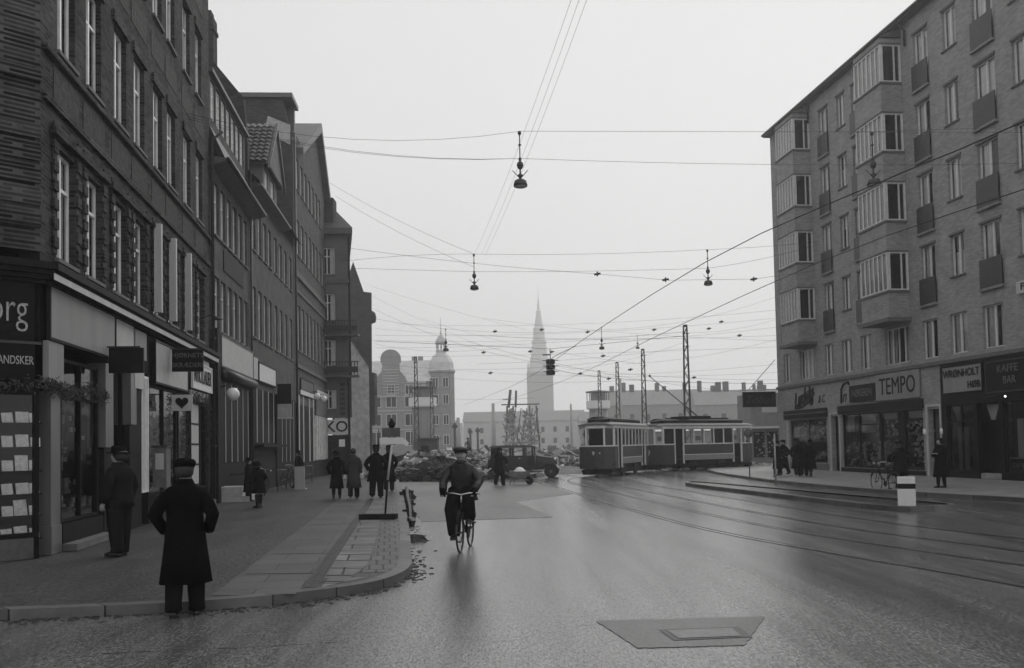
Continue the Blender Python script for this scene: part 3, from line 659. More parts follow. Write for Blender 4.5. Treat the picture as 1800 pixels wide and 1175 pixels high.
# ------------------------------------------------------------ sixth and lean-to gable
p = at(655, 790, 80); 
B6 = empty('steep_gabled_house', (p.x-3.5, 80, 0), 0, 'tall dark house with a pointed gable beyond the balcony house', 'building')
b = MB(); b.prism([(0, 0), (3.45, 0), (3.6, 15.6), (2.9, 15.7), (2.0, 18.4), (.8, 15), (0, 15)], 0, 10, 'y'); b.v = [(x-.17*y, y, z) for x, y, z in b.v]; b.build('brick_wall', M_b6, B6)
b = MB()
for z in (6.4, 12.9): b.lathe([(.0, 0), (.35, .15), (.4, .6), (.3, 1.0), (.0, 1.2)], (3.5, .6, z), 8)
b.box(3.45, 3.75, -.1, 1.5, 4.0, 8.5); b.build('corner_oriel', M_b6, B6)
B7 = empty('blank_gable_house', (at(617, 790, 75).x-1.2, 75, 0), 0, 'low house showing a blank pale rendered gable to the street', 'building')
wd = at(652, 790, 75).x - B7.location.x
b = MB(); b.prism([(0, 0), (wd, 0), (wd, 8.6), (1.0, 11.3), (0, 11.3)], -.5, 4.8, 'y'); b.v = [(x-.2*(y+.5), y, z) for x, y, z in b.v]; b.build('rendered_wall', M_rough, B7)
b = MB(); b.prism([(wd+.15, 8.45), (wd+.15, 8.6), (.95, 11.5), (.95, 11.33)], -.6, 4.8, 'y'); b.v = [(x-.2*(y+.5), y, z) for x, y, z in b.v]; b.build('roof', M_slate, B7)
# ================================================================= RIGHT BUILDING
AZR = -6.83; ur = Vector((math.sin(math.radians(AZR)), math.cos(math.radians(AZR))))
PR = Vector((23.14, 2.77)) + ur*54.5
BR = facade('apartment_block', PR, 180+AZR, 'long grey brick apartment block with bay windows above a row of shops, right side')
LR = 40.0
Z5 = [(5.33, 7.08)]; ZU = [(7.05+3.25*k+1.6-.03, 7.05+3.25*k+3.4) for k in range(4)]
ZU = [(18.41-3.25*k, 20.14-3.25*k) for k in range(4)]
FR = [(1.0, 2.1), (6.7, 7.8), (10.4, 11.5), (16.2, 17.35), (20.5, 21.8), (26.0, 27.2)]
WN = [(8.8, 9.7), (18.45, 19.4), (22.8, 23.9), (28.6, 29.6)]
BAY = [(3.2, 5.53), (12.71, 15.17)]
FF = [(1.0, 2.0), (3.3, 5.3), (6.5, 7.5), (8.5, 9.6), (10.5, 11.6), (12.9, 15.0), (16.1, 17.3), (18.2, 19.4), (20.4, 21.7), (22.9, 24.0), (25.8, 27.0), (28.6, 29.6)]
h = [(a, b, z0-.85, z1) for a, b in FR for z0, z1 in ZU] + [(a, b, z0, z1) for a, b in WN for z0, z1 in ZU] + [(a, b, 5.36, 7.08) for a, b in FF]
MB().wall(0, LR, 5.12, 21.0, h, depth=.22).build('brick_wall', M_R, BR)
MB().quad((0, 0, 0), (0, 14, 0), (0, 14, 21), (0, 0, 21)).build('end_wall', M_R, BR)
cs = 0
def cur(i): return ['full', 'sides', 'full', 'left', None, 'half', 'sides', 'full', 'top'][(i*7+3) % 9]
for i, (a, b) in enumerate(FR):
    for k, (z0, z1) in enumerate(ZU):
        window(BR, a, b, z0-.85, z1, yin=.12, kind='two', mf=M_frameR, curtain=['sides', 'full', 'left', 'sides'][(i*3+k) % 4], sill=False)
        r = MB(); r.box(a-.04, b+.04, -.1, -.06, z0-.88, z0+.26)
        r.build('balcony_panel', M_darkm, BR)
        MB().box(a-.08, b+.08, -.14, -.003, z0-1.0, z0-.9).build('balcony_ledge', mat('ledge_concrete', .2, .8), BR)
for i, (a, b) in enumerate(WN):
    for k, (z0, z1) in enumerate(ZU): window(BR, a, b, z0, z1, yin=.12, kind='two', mf=M_frameR, curtain=['full', 'sides', 'half', 'full', 'top', 'sides', 'full'][(i*3+k*2) % 7])
for i, (a, b) in enumerate(FF): window(BR, a, b, 5.36, 7.08, yin=.12, kind='two' if b-a < 1.5 else 'four', mf=M_frameR, curtain=['sides', 'full', 'sides'][i % 3], sill=False)
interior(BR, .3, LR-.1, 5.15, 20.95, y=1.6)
# window heads (dark lintels)
for a, c in FR+WN:
    for z0, z1 in ZU: MB().box(a-.05, c+.05, -.05, -.003, z1+.003, z1+.09).build('window_lintel', M_stone, BR)
for bi, (a, b_) in enumerate(BAY):
    D = 1.04
    segs = [(7.4, ZU[3][0])] + [(ZU[k][1]+.05, ZU[k-1][0]) for k in (3, 2, 1)] + [(ZU[0][1]+.05, 20.5)]
    for z0, z1 in segs:
        vs = [(a, -D, z0), (b_, -D, z0), (b_, 0, z0), (a, 0, z0), (a, -D, z1), (b_, -D, z1), (b_, 0, z1), (a, 0, z1)]
        MB().add(vs, [(0, 1, 5, 4), (1, 2, 6, 5), (3, 0, 4, 7), (0, 3, 2, 1), (4, 5, 6, 7)]).build('bay_spandrel', M_R, BR)
    b = MB(); b.add([(a-.1, -D-.08, 20.503), (b_+.1, -D-.08, 20.503), (b_+.1, -.01, 20.95), (a-.1, -.01, 20.95), (a-.1, -.01, 20.503), (b_+.1, -.01, 20.503)], [(0, 1, 2, 3), (0, 3, 4), (1, 5, 2)]); b.build('bay_roof', M_slate, BR)
    MB().prism([(a-.1, -D-.12), (b_+.12, -D-.12), (b_+.12, -.01), (a-.1, -.01)], 7.22, 7.395).build('bay_slab', M_stone, BR)
    for k in range(4):
        z0, z1 = ZU[k]; z1 += .05; hh = z1-z0; t = .07
        MB().box(a-.06, b_+.06, -D-.06, .0, z0-.1, z0-.003).build('bay_sill', M_stone, BR)
        MB().box(a-.04, b_+.04, -D-.04, .0, z1+.003, z1+.07).build('bay_lintel', M_stone, BR)
        f = MB(); n = 6
        for q in range(n+1): x = a+.035+(b_-a-.07)*q/n; f.box(x-.03, x+.03, -D, -D+.08, z0+t, z1-t)
        f.box(a, b_, -D, -D+.08, z0+.002, z0+t); f.box(a, b_, -D, -D+.08, z1-t, z1-.002)
        for xa in (a, b_-.08):
            f.box(xa, xa+.08, -D+.083, -D+.16, z0+.002, z1-.002); f.box(xa, xa+.08, -.1, -.003, z0+.002, z1-.002); f.box(xa, xa+.08, -D+.16, -.1, z0+.002, z0+t); f.box(xa, xa+.08, -D+.16, -.1, z1-t, z1-.002)
            f.box(xa, xa+.08, -.36, -.3, z0+t, z1-t)
        fo = f.build('bay_window', M_frameR, BR)
        g_ = MB(); g_.quad((a, -D+.04, z0), (b_, -D+.04, z0), (b_, -D+.04, z1), (a, -D+.04, z1)); g_.quad((b_-.04, -D, z0), (b_-.04, 0, z0), (b_-.04, 0, z1), (b_-.04, -D, z1)); g_.quad((a+.04, -D, z0), (a+.04, 0, z0), (a+.04, 0, z1), (a+.04, -D, z1)); g_.build('pane', M_glass, fo)
        cu = MB(); m = 56; vs = []
        for q in range(m+1):
            x = a+.1+(b_-a-.2)*q/m; yy = -D+.18+.05*math.sin(q*1.5); lo = z0+.03
            vs += [(x, yy, lo), (x, yy, z1-.03)]
        gaps = {1, 2} if (k+bi) % 2 else set()
        cu.add(vs, [(2*i, 2*i+2, 2*i+3, 2*i+1) for i in range(m)], True); cu.build('curtain', M_curt, fo)
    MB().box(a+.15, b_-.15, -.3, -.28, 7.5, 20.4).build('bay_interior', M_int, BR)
# eave, roof
b = MB(); b.prism([(-.42, 21.0), (-.45, 21.1), (-.45, 21.2), (7, 23.2), (14, 21.3), (14, 21.0)], -.12, LR, 'x'); b.build('roof', M_slate, BR)
b = MB(); b.tube([(-.12, -.47, 21.12), (LR, -.47, 21.12)], .075, 8); b.build('gutter', M_darkm, BR)
for u in (16.0, 5.9): 
    b = MB(); b.tube([(u-.3, -.45, 21.1), (u-.3, -.1, 20.6), (u-.3, -.1, 19.9)], .05, 8); b.build('gutter_elbow', M_darkm, BR)
MB().box(-.02, LR, -.12, -.003, 5.0, 5.16).build('string_course', M_stone, BR)
# shop storey
hs = [(1.6, 6.45, .5, 3.05), (7.0, 7.95, .13, 3.1), (8.2, 15.9, .35, 3.15), (16.3, 17.3, .13, 3.1), (17.75, 31, .35, 3.2)]
MB().wall(0, LR, .1, 5.0, hs, depth=.25).build('shop_wall', M_R, BR)
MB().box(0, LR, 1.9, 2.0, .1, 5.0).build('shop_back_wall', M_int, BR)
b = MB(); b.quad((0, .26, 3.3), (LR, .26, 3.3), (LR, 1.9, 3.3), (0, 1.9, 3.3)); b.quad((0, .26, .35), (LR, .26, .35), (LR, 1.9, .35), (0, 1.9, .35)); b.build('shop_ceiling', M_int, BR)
def blade(x0, x1, z0, z1, m, name='shop_fascia', y=-.12): return MB().box(x0, x1, y, -.003, z0, z1).build(name, m, BR)
blade(1.0, 6.6, 3.1, 3.6, M_dark); blade(1.0, 6.6, 3.35, 3.4, M_stone, y=-.16)
blade(8.0, 16.0, 3.18, 3.6, M_dark)
shopwin(BR, 1.6, 6.45, .5, 3.05, 2, trans=2.0, mf=M_stone); blade(1.5, 6.55, .1, .48, M_stone, 'stall_riser', -.05)
MB().box(1.2, 1.58, -.06, -.003, .1, 3.05).build('pilaster', M_stone2, BR)
shopwin(BR, 8.2, 9.9, .35, 3.15, 1, y=.08); shopwin(BR, 9.95, 12.1, .35, 3.15, 1, y=.05, trans=2.55); shopwin(BR, 12.15, 15.9, .35, 3.15, 2, y=.05, wide=.6)
blade(8.0, 16.0, .1, .33, M_dark, 'stall_riser', -.04)
for a in (7.0, 16.3):
    f = MB(); f.box(a-.1, a-.003, -.06, .2, .12, 3.2); f.box(a+.95, a+1.05, -.06, .2, .12, 3.2); f.box(a-.1, a+1.05, -.06, .2, 3.203, 3.3); f.build('door_frame', M_offwhite, BR)
    MB().box(a, a+.95, .35, .4, .12, 3.1).build('door', M_plaster2, BR)
signboard(BR, 12.0, 15.85, 3.68, 4.96, M_sign, y=-.04)
text(BR, 'TEMPO', 1.16, T(13.95, -.1, 4.3) @ UP, M_black, sx=.86, bold=.0)
signboard(BR, 9.3, 11.95, 3.75, 4.6, M_black, y=-.04)
text(BR, 'HØKEREN', .55, T(10.6, -.095, 4.17) @ UP, M_stone, sx=.82, bold=.004)
text(BR, 'n', .9, T(8.6, -.02, 4.1) @ UP, M_black, shear=.4); b = MB(); b.tube([(8.3, -.04, 3.75), (8.35, -.04, 4.5), (8.6, -.04, 4.75), (9.1, -.04, 4.85), (9.2, -.04, 4.7)], .05); b.build('sign_swirl', M_black, BR)
text(BR, 'Ludvig', 1.2, T(3.6, -.03, 4.3) @ Matrix.Rotation(-.2, 4, 'Y') @ UP, M_black, shear=.45, bold=.055, sx=.82); text(BR, '& C.', .6, T(6.0, -.03, 4.1) @ UP, M_dark, shear=.3, sx=.8)
b = MB(); b.tube([(2.9, -.04, 3.7), (3.6, -.04, 3.8), (4.6, -.04, 4.1), (5.1, -.04, 4.5)], .045); b.build('sign_swirl', M_black, BR)
# third shop: dark surround
b = MB(); b.wall(17.45, 31, .1, 4.97, [(17.8, 19.7, .4, 3.2), (19.9, 21.3, .13, 3.2), (21.5, 24, .4, 3.2), (24.3, 31, .4, 3.2)], y=-.08, depth=.2); b.build('dark_shop_front', M_black, BR)
o = signboard(BR, 17.75, 20.4, 3.72, 4.8, M_sign, y=-.1, trim=M_dark)
text(o, 'WRØNHOLT', .46, T(19.05, -.17, 4.5) @ UP, M_dark, sx=.92, bold=.004); text(o, 'HØB', .4, T(19.9, -.17, 3.98) @ UP, M_dark, bold=.008)
o = signboard(BR, 20.7, 23.2, 3.6, 4.75, M_dark, y=-.1, trim=M_darkm)
text(o, 'KAFFE', .42, T(22.0, -.17, 4.45) @ UP, M_stone, sx=1.1); text(o, 'BAR', .42, T(22.1, -.17, 4.0) @ UP, M_stone)
shopwin(BR, 17.8, 19.7, .4, 3.2, 2, y=.0, trans=2.5); shopwin(BR, 21.5, 24, .4, 3.2, 2, y=.0); MB().box(19.95, 21.25, .5, .55, .13, 3.2).build('shop_door', M_dark, BR)
o = signboard(BR, 21.55, 22.5, .42, .95, M_black, y=.2, trim=M_offwhite); text(o, 'KAFFE', .26, T(22.03, .14, .68) @ UP, M_offwhite)
o = signboard(BR, 22.7, 24.5, 7.2, 7.66, M_offwhite, y=-.1); text(o, 'FRISØR', .38, T(23.55, -.16, 7.43) @ UP, M_black, bold=.006)
WBR = Matrix.Translation((PR.x, PR.y, 0)) @ RZ(PI/2-math.radians(180+AZR))
def PRr(u, y, z): return WBR @ Vector((u, y, z))
def ritem(u, z, w_, hh, y, m, name, label, cat, group=None, th=.05, rot=0.):
    b = MB(WBR @ T(u, y, z) @ Matrix.Rotation(rot, 4, 'Y')); b.box(-w_/2, w_/2, 0, th, 0, hh); return tag(b.build(name, m), label, cat, group)
ritem(8.95, 2.2, .75, .85, .15, M_sign2, 'poster', 'narrow pale lettered poster in the first pane under the black signboard', 'poster')
ritem(10.8, 2.15, 1.4, .85, .15, M_sign2, 'poster', 'wide pale printed poster in the pane left of TEMPO', 'poster')
ritem(12.9, 2.75, 1.15, .35, .16, M_white, 'blind', 'left pale rolled blind in the TEMPO shop window', 'blind'); ritem(15.05, 2.75, 1.15, .35, .16, M_white, 'blind', 'right pale rolled blind in the TEMPO shop window', 'blind')
ritem(10.9, .5, .3, 1.0, .5, M_paper, 'shop_display', 'white slanted placard on the shop window floor left of TEMPO', 'display item', rot=.35)
ritem(9.6, .8, .2, .9, .5, M_paper, 'shop_display', 'thin white hanging strip in the pane below the black signboard', 'display item')
b = MB(WBR); R2 = random.Random(5)
M_good = mat('pale_goods', .75, .8, noise=.4, ns=10)
for k in range(520):
    u = R2.choice([R2.uniform(12.3, 15.8), R2.uniform(12.3, 15.8), R2.uniform(11.9, 12.15), R2.uniform(8.3, 11.9)]); z = R2.uniform(.45, 2.6) if u > 12.2 else R2.uniform(.4, 1.6)
    if 13.8 < u < 14.3: continue
    s_ = R2.uniform(.03, .1); yy = R2.uniform(.15, .6); b.box(u-s_, u+s_, yy, yy+.05, z, z+s_*1.4)
tag(b.build('shop_goods', M_good), 'small pale goods hung and piled in the TEMPO shop windows', 'shop goods', kind='stuff')
b = MB(WBR)
for k in range(110):
    u = R2.uniform(1.8, 6.3); z = R2.choice([R2.uniform(.6, 1.0), R2.uniform(1.9, 2.9)]); s_ = R2.uniform(.04, .14); yy = R2.uniform(.15, .6); b.box(u-s_, u+s_, yy, yy+.05, z, z+s_*1.2)
tag(b.build('shop_goods', M_good), 'pale goods on shelves of the shop below the script sign', 'shop goods', kind='stuff')
ritem(18.3, .45, .75, 1.8, .35, M_sign, 'curtain', 'pale draped cloth standing in the dark shop window below the RØNHOLT board', 'drapery'); ritem(20.1, .7, .7, 1.5, .7, M_stone, 'shop_display', 'dim grey panel inside the dark shop doorway', 'display item')
for u, lb in ((22.0, 'left'), (22.55, 'right')): ritem(u, 1.0, .36, 1.5, .3, M_offwhite, 'curtain', f'{lb} pale curtain in the window over the KAFFE sign', 'drapery')
for u in (18.35, 20.6): 
    b = MB(WBR @ T(u, .15, 2.5)); b.prism([(-.4, .62), (.4, .62), (.12, 0), (-.12, 0)], 0, .05, 'y'); tag(b.build('lamp_shade', M_sign), ('left' if u < 20 else 'right')+' pale tapering lampshade at the top of the dark shop window', 'lampshade')
for u, lb in ((16.12, 'left'), (17.42, 'right')):
    o = empty('door_lamp', PRr(u, -.08, 1.95), BR.rotation_euler.z, f'small white lamp on the {lb} jamb of the doorway beside TEMPO', 'wall lamp'); MB().lathe([(.02, 0), (.08, .04), (.08, .24), (.02, .28)], (0, 0, 0), 10).build('globe', M_globe, o); MB().box(-.03, .03, .03, .085, .05, .2).build('bracket', M_iron, o)
# lit lamp in the right-hand shop
o = empty('shop_lamp', PRr(22.3, -.5, 3.35), BR.rotation_euler.z, 'small bright lit lamp on an arm above the KAFFE window', 'lamp'); MB().lathe([(.01, .04), (.035, .02), (.04, -.02), (.01, -.04)], (0, 0, 0), 10).build('bulb', emit('lit_bulb', .8, 2), o); MB().tube([(-.02, 0, .1), (-1.8, .4, .05)], .015).build('arm', M_iron, o)
# corner projecting sign, kiosk
o = empty('corner_sign', PRr(-.05, -.1, 3.9), 0, 'dark horizontal sign projecting from the far corner of the apartment block', 'sign')
MB().box(-2.1, -.05, -.08, .08, .05, 1.0).build('board', M_black, o); MB().box(-2.3, 0, -.04, .04, 1.1, 1.16).build('rail', M_offwhite, o); MB().tube([(-1.7, 0, 1.16), (0, 0, 3.0)], .02).build('stay', M_iron, o)
MB().box(-.95, .0, -.12, -.09, -.3, .02).build('lower_plate', M_white, o); text(o, 'Tobak', .75, T(-1.1, -.085, .5) @ UP, M_darkm, shear=.4)

# ================================================================= GROUND
G = MB(); G.quad((-900, -60, 0), (900, -60, 0), (900, 1500, 0), (-900, 1500, 0)); tag(G.build('ground', ground_mat('ground_surface', .08, .13, .5, .75, ns=.2, fine=5)), kind='structure')
road_pts = [(-60, -30), (60, -30), (60, 70), (20, 120), (-40, 120), (-60, 60)]
rm = ground_mat('wet_road_asphalt', .055, .14, .09, .24, ns=2.2, fine=48, bump=.28, wetscale=.5, along=(1, .07, 1), spec=(.6, 1.0), fs=(1, .3, 1), fc=(.15, 2.0))
b = MB(); b.add([(x, y, .004) for x, y in road_pts], [tuple(range(6))]); tag(b.build('road', rm), kind='structure')
# darker repaving and patch
dm_ = ground_mat('old_asphalt', .05, .1, .3, .42, ns=.8, fine=22, bump=.6, fs=(1, .4, 1), fc=(.4, 1.6))
b = MB(); b.add([(x, y, .009) for x, y in ((-2.3, 22.65), (.99, 23.26), (.03, 30.16), (2.39, 34.3), (1.3, 45), (-6.3, 49), (-3.85, 33))], [tuple(range(7))]); tag(b.build('old_paving', dm_), kind='structure')
pm = ground_mat('patch_asphalt', .03, .07, .22, .36, ns=3, fine=44, fs=(1, .4, 1), fc=(.3, 1.8), bump=.4)
RJ = random.Random(9)
def jag(P, n=16, j=.008):
    out = []
    for (xa, ya), (xb, yb) in zip(P, P[1:]+P[:1]):
        for k in range(n): t = k/n; out.append((xa+(xb-xa)*t+RJ.uniform(-j, j), ya+(yb-ya)*t+RJ.uniform(-j, j)))
    return out
pj = jag([(.83, 9.57), (1.09, 8.27), (2.06, 8.3), (2.61, 9.63)])
b = MB(); b.add([(x, y, .009) for x, y in pj], [tuple(range(len(pj)))]); tag(b.build('asphalt_patch', pm), kind='structure')
b = MB(); b.add([(x, y, .013) for x, y in ((1.4, 9.04), (1.46, 8.54), (2.22, 8.62), (2.2, 9.1))], [(0, 1, 2, 3)]); o = tag(b.build('manhole_cover', M_iron), 'rectangular manhole cover set in the dark patch of the road', 'manhole cover')
b = MB(); b.add([(x, y, .017) for x, y in ((1.47, 8.98), (1.52, 8.61), (2.12, 8.66), (2.12, 9.03))], [(0, 1, 2, 3)]); b.build('plate', ground_mat('plate_asphalt', .08, .12, .3, .4, ns=2), o)
for pts_, lb in (([(1620, 1085), (1680, 1072), (1740, 1052)], 0), ([(1015, 1102), (1050, 1098)], 0), ([(180, 1150), (420, 1140), (640, 1128)], 0)):
    P_ = [gnd(*q) for q in pts_]; RJ2 = random.Random(len(pts_)+int(pts_[0][0])); L2_ = []
    for a_, c_ in zip(P_, P_[1:]):
        for k in range(8): q = a_.lerp(c_, k/8); L2_.append(Vector((q.x+RJ2.uniform(-.01, .01), q.y+RJ2.uniform(-.015, .015))))
    bb = MB(); vs = []
    for k, q in enumerate(L2_): w_ = .012*RJ2.uniform(.3, 1.3); vs += [(q.x-w_, q.y-w_*.6, .0065), (q.x+w_, q.y+w_*.6, .0065)]
    bb.add(vs, [(2*i, 2*i+1, 2*i+3, 2*i+2) for i in range(len(L2_)-1)]); tag(bb.build('road_crack', mat('crack_dirt', .012, .6, spec=.1)), kind='structure')
bb = MB(); RJ3 = random.Random(12)
KQ = [Vector(p) for p in ((-5.78, 10.28), (-3.54, 10.66), (-2.66, 11.1), (-1.93, 11.75), (-1.6, 12.5), (-1.54, 13.5), (-1.71, 15.1), (-2.41, 20.84), (-4.37, 35.96))]
for k in range(480):
    t = RJ3.random()**1.3*(len(KQ)-1.001); i = int(t); q = KQ[i].lerp(KQ[i+1], t-i); d_ = abs(RJ3.gauss(0, .14))+.01; s_ = RJ3.uniform(.005, .02); x, y = (q.x+d_, q.y-d_*.3) if i > 3 else (q.x+d_*.4, q.y-d_)
    bb.box(-s_, s_, -s_*1.6, s_*1.6, .004, .006+s_*.5, T(x, y, 0) @ RZ(RJ3.uniform(0, 3)))
tag(bb.build('gutter_dirt', M_soil), 'dark bits of dirt and wet leaves along the left kerb', 'dirt', kind='stuff')
# tram rails
def rail_line(pts): return [Vector((x, y)) for x, y in pts]
RA = rail_line(((9.0, -1), (6.19, 11.16), (5.28, 14.3), (3.79, 20.6), (2.15, 35.6), (.86, 50.3), (-1.2, 66), (-5.5, 90)))
def offs(L, d):
    out = []
    for i, p in enumerate(L):
        t = (L[min(i+1, len(L)-1)]-L[max(i-1, 0)]).normalized(); out.append(p+Vector((t.y, -t.x))*d)
    return out
M_rail = mat('rail_steel', .45, .2, metal=.95, noise=.3); M_groove = mat('rail_groove', .008, .6, noise=.2)
def strip(L, w_, z, name, m, label=None, par=None):
    a = offs(L, -w_/2); c = offs(L, w_/2); vs = []
    for p, q in zip(a, c): vs += [(p.x, p.y, z), (q.x, q.y, z)]
    o = MB().add(vs, [(2*i, 2*i+1, 2*i+3, 2*i+2) for i in range(len(L)-1)]).build(name, m, par)
    if label: tag(o, label, 'tram rail')
    return o
def smooth(L, n=6):
    out = []
    for i in range(len(L)-1):
        p0, p1, p2, p3 = L[max(i-1, 0)], L[i], L[i+1], L[min(i+2, len(L)-1)]
        for k in range(n):
            t = k/n; out.append(.5*((2*p1)+(p2-p0)*t+(2*p0-5*p1+4*p2-p3)*t*t+(3*p1-p0-3*p2+p3)*t**3))
    return out+[L[-1]]
TRK = [(0, 'leftmost'), (1.43, 'second'), (2.75, 'third'), (4.18, 'rightmost')]
for d, nm in TRK:
    L_ = smooth(offs(RA, d)); o = strip(L_, .07, .0135, 'tram_rail', M_rail, f'{nm} steel tram rail set in the wet road'); strip(offs(L_, .085), .1 if d == 0 else .06, .0125, 'groove', M_groove, par=o)
RB = smooth(rail_line(((3.4, 38), (2.6, 44), (3.3, 50), (6.5, 56), (12, 61.5), (22, 66), (40, 70))))
for d, nm in ((0, 'nearer'), (1.43, 'farther')):
    o = strip(offs(RB, d-1.4), .07, .0175, 'tram_rail', M_rail, f'{nm} curved rail leading under the two trams')
    strip(offs(RB, d-1.4+.075), .06, .0165, 'groove', M_groove, par=o)
# left pavement with kerb
kp = [(-30, 8.6), (-14, 9.55), (-9, 9.98), (-7.2, 10.15), (-5.78, 10.28), (-4.57, 10.43), (-3.54, 10.66), (-2.66, 11.1), (-1.93, 11.75), (-1.62, 12.5), (-1.54, 13.5), (-1.71, 15.1), (-2.41, 20.84), (-4.37, 35.96), (-6.52, 51.67), (-8.4, 66), (-12, 90)]
KP = smooth([Vector(p) for p in kp], 4)
pv = [(p.x, p.y) for p in KP] + [(-40, 90), (-40, 9)]
pav = ground_mat('pavement_setts', .02, .05, .34, .55, ns=1.2, fine=18, cobble=8., bump=.8, fs=(1, .5, 1), fc=(.3, 1.7))
b = MB(); b.add([(x, y, .12) for x, y in pv], [tuple(range(len(pv)))]); tag(b.build('pavement', pav), kind='structure')
M_kerb = brick('kerb_granite', .08, .14, .01, bw=60, bh=1.15, ms=.014, dirt=.5, rough=.45)
tt_ = M_kerb.node_tree; sp_ = [n for n in tt_.nodes if n.bl_idname == 'ShaderNodeSeparateXYZ'][0]; cb_ = [n for n in tt_.nodes if n.bl_idname == 'ShaderNodeCombineXYZ'][0]; ad_ = [n for n in tt_.nodes if n.bl_idname == 'ShaderNodeMath'][0]; tt_.links.new(ad_.outputs[0], cb_.inputs[1])
def kerb(L, name, side=-1, w_=.2, z=.126):
    inn = offs(L, side*w_); b = MB(); vs = []
    for p, q in zip(L, inn): vs += [(p.x, p.y, 0), (p.x, p.y, z), (q.x, q.y, z)]
    b.add(vs, [f for i in range(len(L)-1) for f in ((3*i, 3*i+3, 3*i+4, 3*i+1), (3*i+1, 3*i+4, 3*i+5, 3*i+2))]); return tag(b.build(name, M_kerb), kind='structure')
kerb(KP, 'kerb')
# flag stones, dark bands
slab = brick('flagstone', .12, .2, .015, bw=1.3, bh=.8, ms=.022, dirt=.5, rough=.5, bump=.3)
def ground_tex(m):   # lay a wall texture flat: swap z for y
    t = m.node_tree
    for n in t.nodes:
        if n.bl_idname == 'ShaderNodeSeparateXYZ': sp = n
        if n.bl_idname == 'ShaderNodeCombineXYZ': cb = n
    for l in list(t.links):
        if l.to_node == cb: t.links.remove(l)
    t.links.new(sp.outputs[0], cb.inputs[0]); t.links.new(sp.outputs[1], cb.inputs[1]); return m
ground_tex(slab); setts = ground_tex(brick('granite_setts', .05, .1, .012, bw=.2, bh=.55, ms=.02, dirt=.4, rough=.45, bump=.8))
dark_setts = ground_tex(brick('dark_setts', .03, .05, .02, bw=.2, bh=.14, ms=.015, dirt=.3, rough=.45, bump=.8))
def sheet(pts, z, name, m):
    # object turned so its y runs along the street
    r = math.radians(7.8); b = MB(); c_, s_ = math.cos(-r), math.sin(-r)
    b.add([(x*c_-y*s_, x*s_+y*c_, z) for x, y in pts], [tuple(range(len(pts)))]); o = b.build(name, m); o.rotation_euler.z = r; return tag(o, kind='structure')
ir = offs(KP, -.202)
seg = [p for p in ir if 12.6 < p.y < 48]; seg2 = offs(seg, -.44)
for i in (0,): sheet([(p.x, p.y) for p in seg]+[(p.x, p.y) for p in reversed(seg2)], .124, 'sett_border', setts)
LN = [(-2.62, 11.2), (-2.9, 13.6), (-3.2, 16.15), (-4.5, 27.5), (-4.85, 30.3), (-7.6, 48)]
def lerpx(L, y):
    for (xa, ya), (xb, yb) in zip(L, L[1:]):
        if ya <= y <= yb: return xa+(xb-xa)*(y-ya)/(yb-ya)
    return L[-1][0] if y > L[-1][1] else L[0][0]
S2 = sorted([(p.y, p.x) for p in seg2]); S2 = [(x, y) for y, x in S2]
ys = [12.3+.7*k for k in range(50)]
sheet([(lerpx(S2, y)-.01, y) for y in ys]+[(lerpx(LN, y)+.18, y) for y in reversed(ys)], .124, 'flagstones', slab)
sheet([(lerpx(LN, y)+.17, y) for y in [11.5]+ys]+[(lerpx(LN, y), y) for y in reversed([11.5]+ys)], .124, 'dark_sett_line', dark_setts)
sheet([(-2.44, 11.5), (-1.98, 12.29), (-2.5, 12.29)], .124, 'flagstones', slab)
y2 = [11.0+.7*k for k in range(50)]
sheet([(lerpx(LN, y)-.02, y) for y in y2]+[(lerpx(LN, y)-1.05, y) for y in reversed(y2)], .124, 'flagstones', ground_tex(brick('worn_flagstone', .07, .1, .03, bw=1.1, bh=.62, ms=.012, dirt=.25, rough=.5, bump=.3)))
for q in (3.0, 4.3): sheet([(-2.6-.1*(q-2), 11.2+q*.1), (-2.0-1*q/3, 11.3+q*.1), (-1.95-1*q/3, 11.38+q*.1), (-2.6-.1*(q-2), 11.3+q*.1)], .1285, 'dark_sett_line', dark_setts) if False else None
jb = MB(); yy = 11.9; RJ = random.Random(2)
while yy < 30:
    xa, xb = lerpx(S2, yy)-.01, lerpx(LN, yy)+.18
    if xb < xa-.1: jb.add([(xa, yy, .1275), (xa, yy+.03, .1275), (xb, yy+.03+.05, .1275), (xb, yy+.05, .1275)], [(0, 1, 2, 3)])
    xc = lerpx(LN, yy)-.05
    if RJ.random() < .5: jb.add([(xc, yy+.3, .1275), (xc, yy+.325, .1275), (xc-.95, yy+.4, .1275), (xc-.95, yy+.37, .1275)], [(0, 1, 2, 3)])
    yy += RJ.choice((.55, .75, .9))
tag(jb.build('paving_joint', mat('joint_dirt', .008, .95, noise=.4, spec=.05)), kind='structure')
# right pavement and traffic island
kr = smooth([Vector(p) for p in ((26, -5), (20.5, 8), (16.2, 18), (14.02, 25.12), (12.26, 30.89), (11.35, 39), (11.3, 44), (11.6, 53), (13.5, 62), (20, 74))], 4)
pr = [(p.x, p.y) for p in kr] + [(60, 74), (60, -5)]
b = MB(); b.add([(x, y, .12) for x, y in reversed(pr)], [tuple(range(len(pr)))]); tag(b.build('pavement', ground_tex(brick('pavement_slabs', .22, .32, .08, bw=.9, bh=.62, dirt=.2, rough=.45, bump=.3))), kind='structure')
kerb(kr, 'kerb', side=1)
isl = smooth([Vector(p) for p in ((10.6, 22.9), (9.45, 23.13), (8.64, 27.94), (7.36, 37.2), (7.5, 39.5), (8.1, 39.6), (8.9, 36), (10.4, 28.5), (11.3, 23.6), (10.6, 22.9))], 3)
b = MB(); b.add([(p.x, p.y, .1) for p in isl[:-1]], [tuple(range(len(isl)-1))]); tag(b.build('traffic_island', ground_mat('island_asphalt', .02, .035, .18, .3, ns=1)), kind='structure')
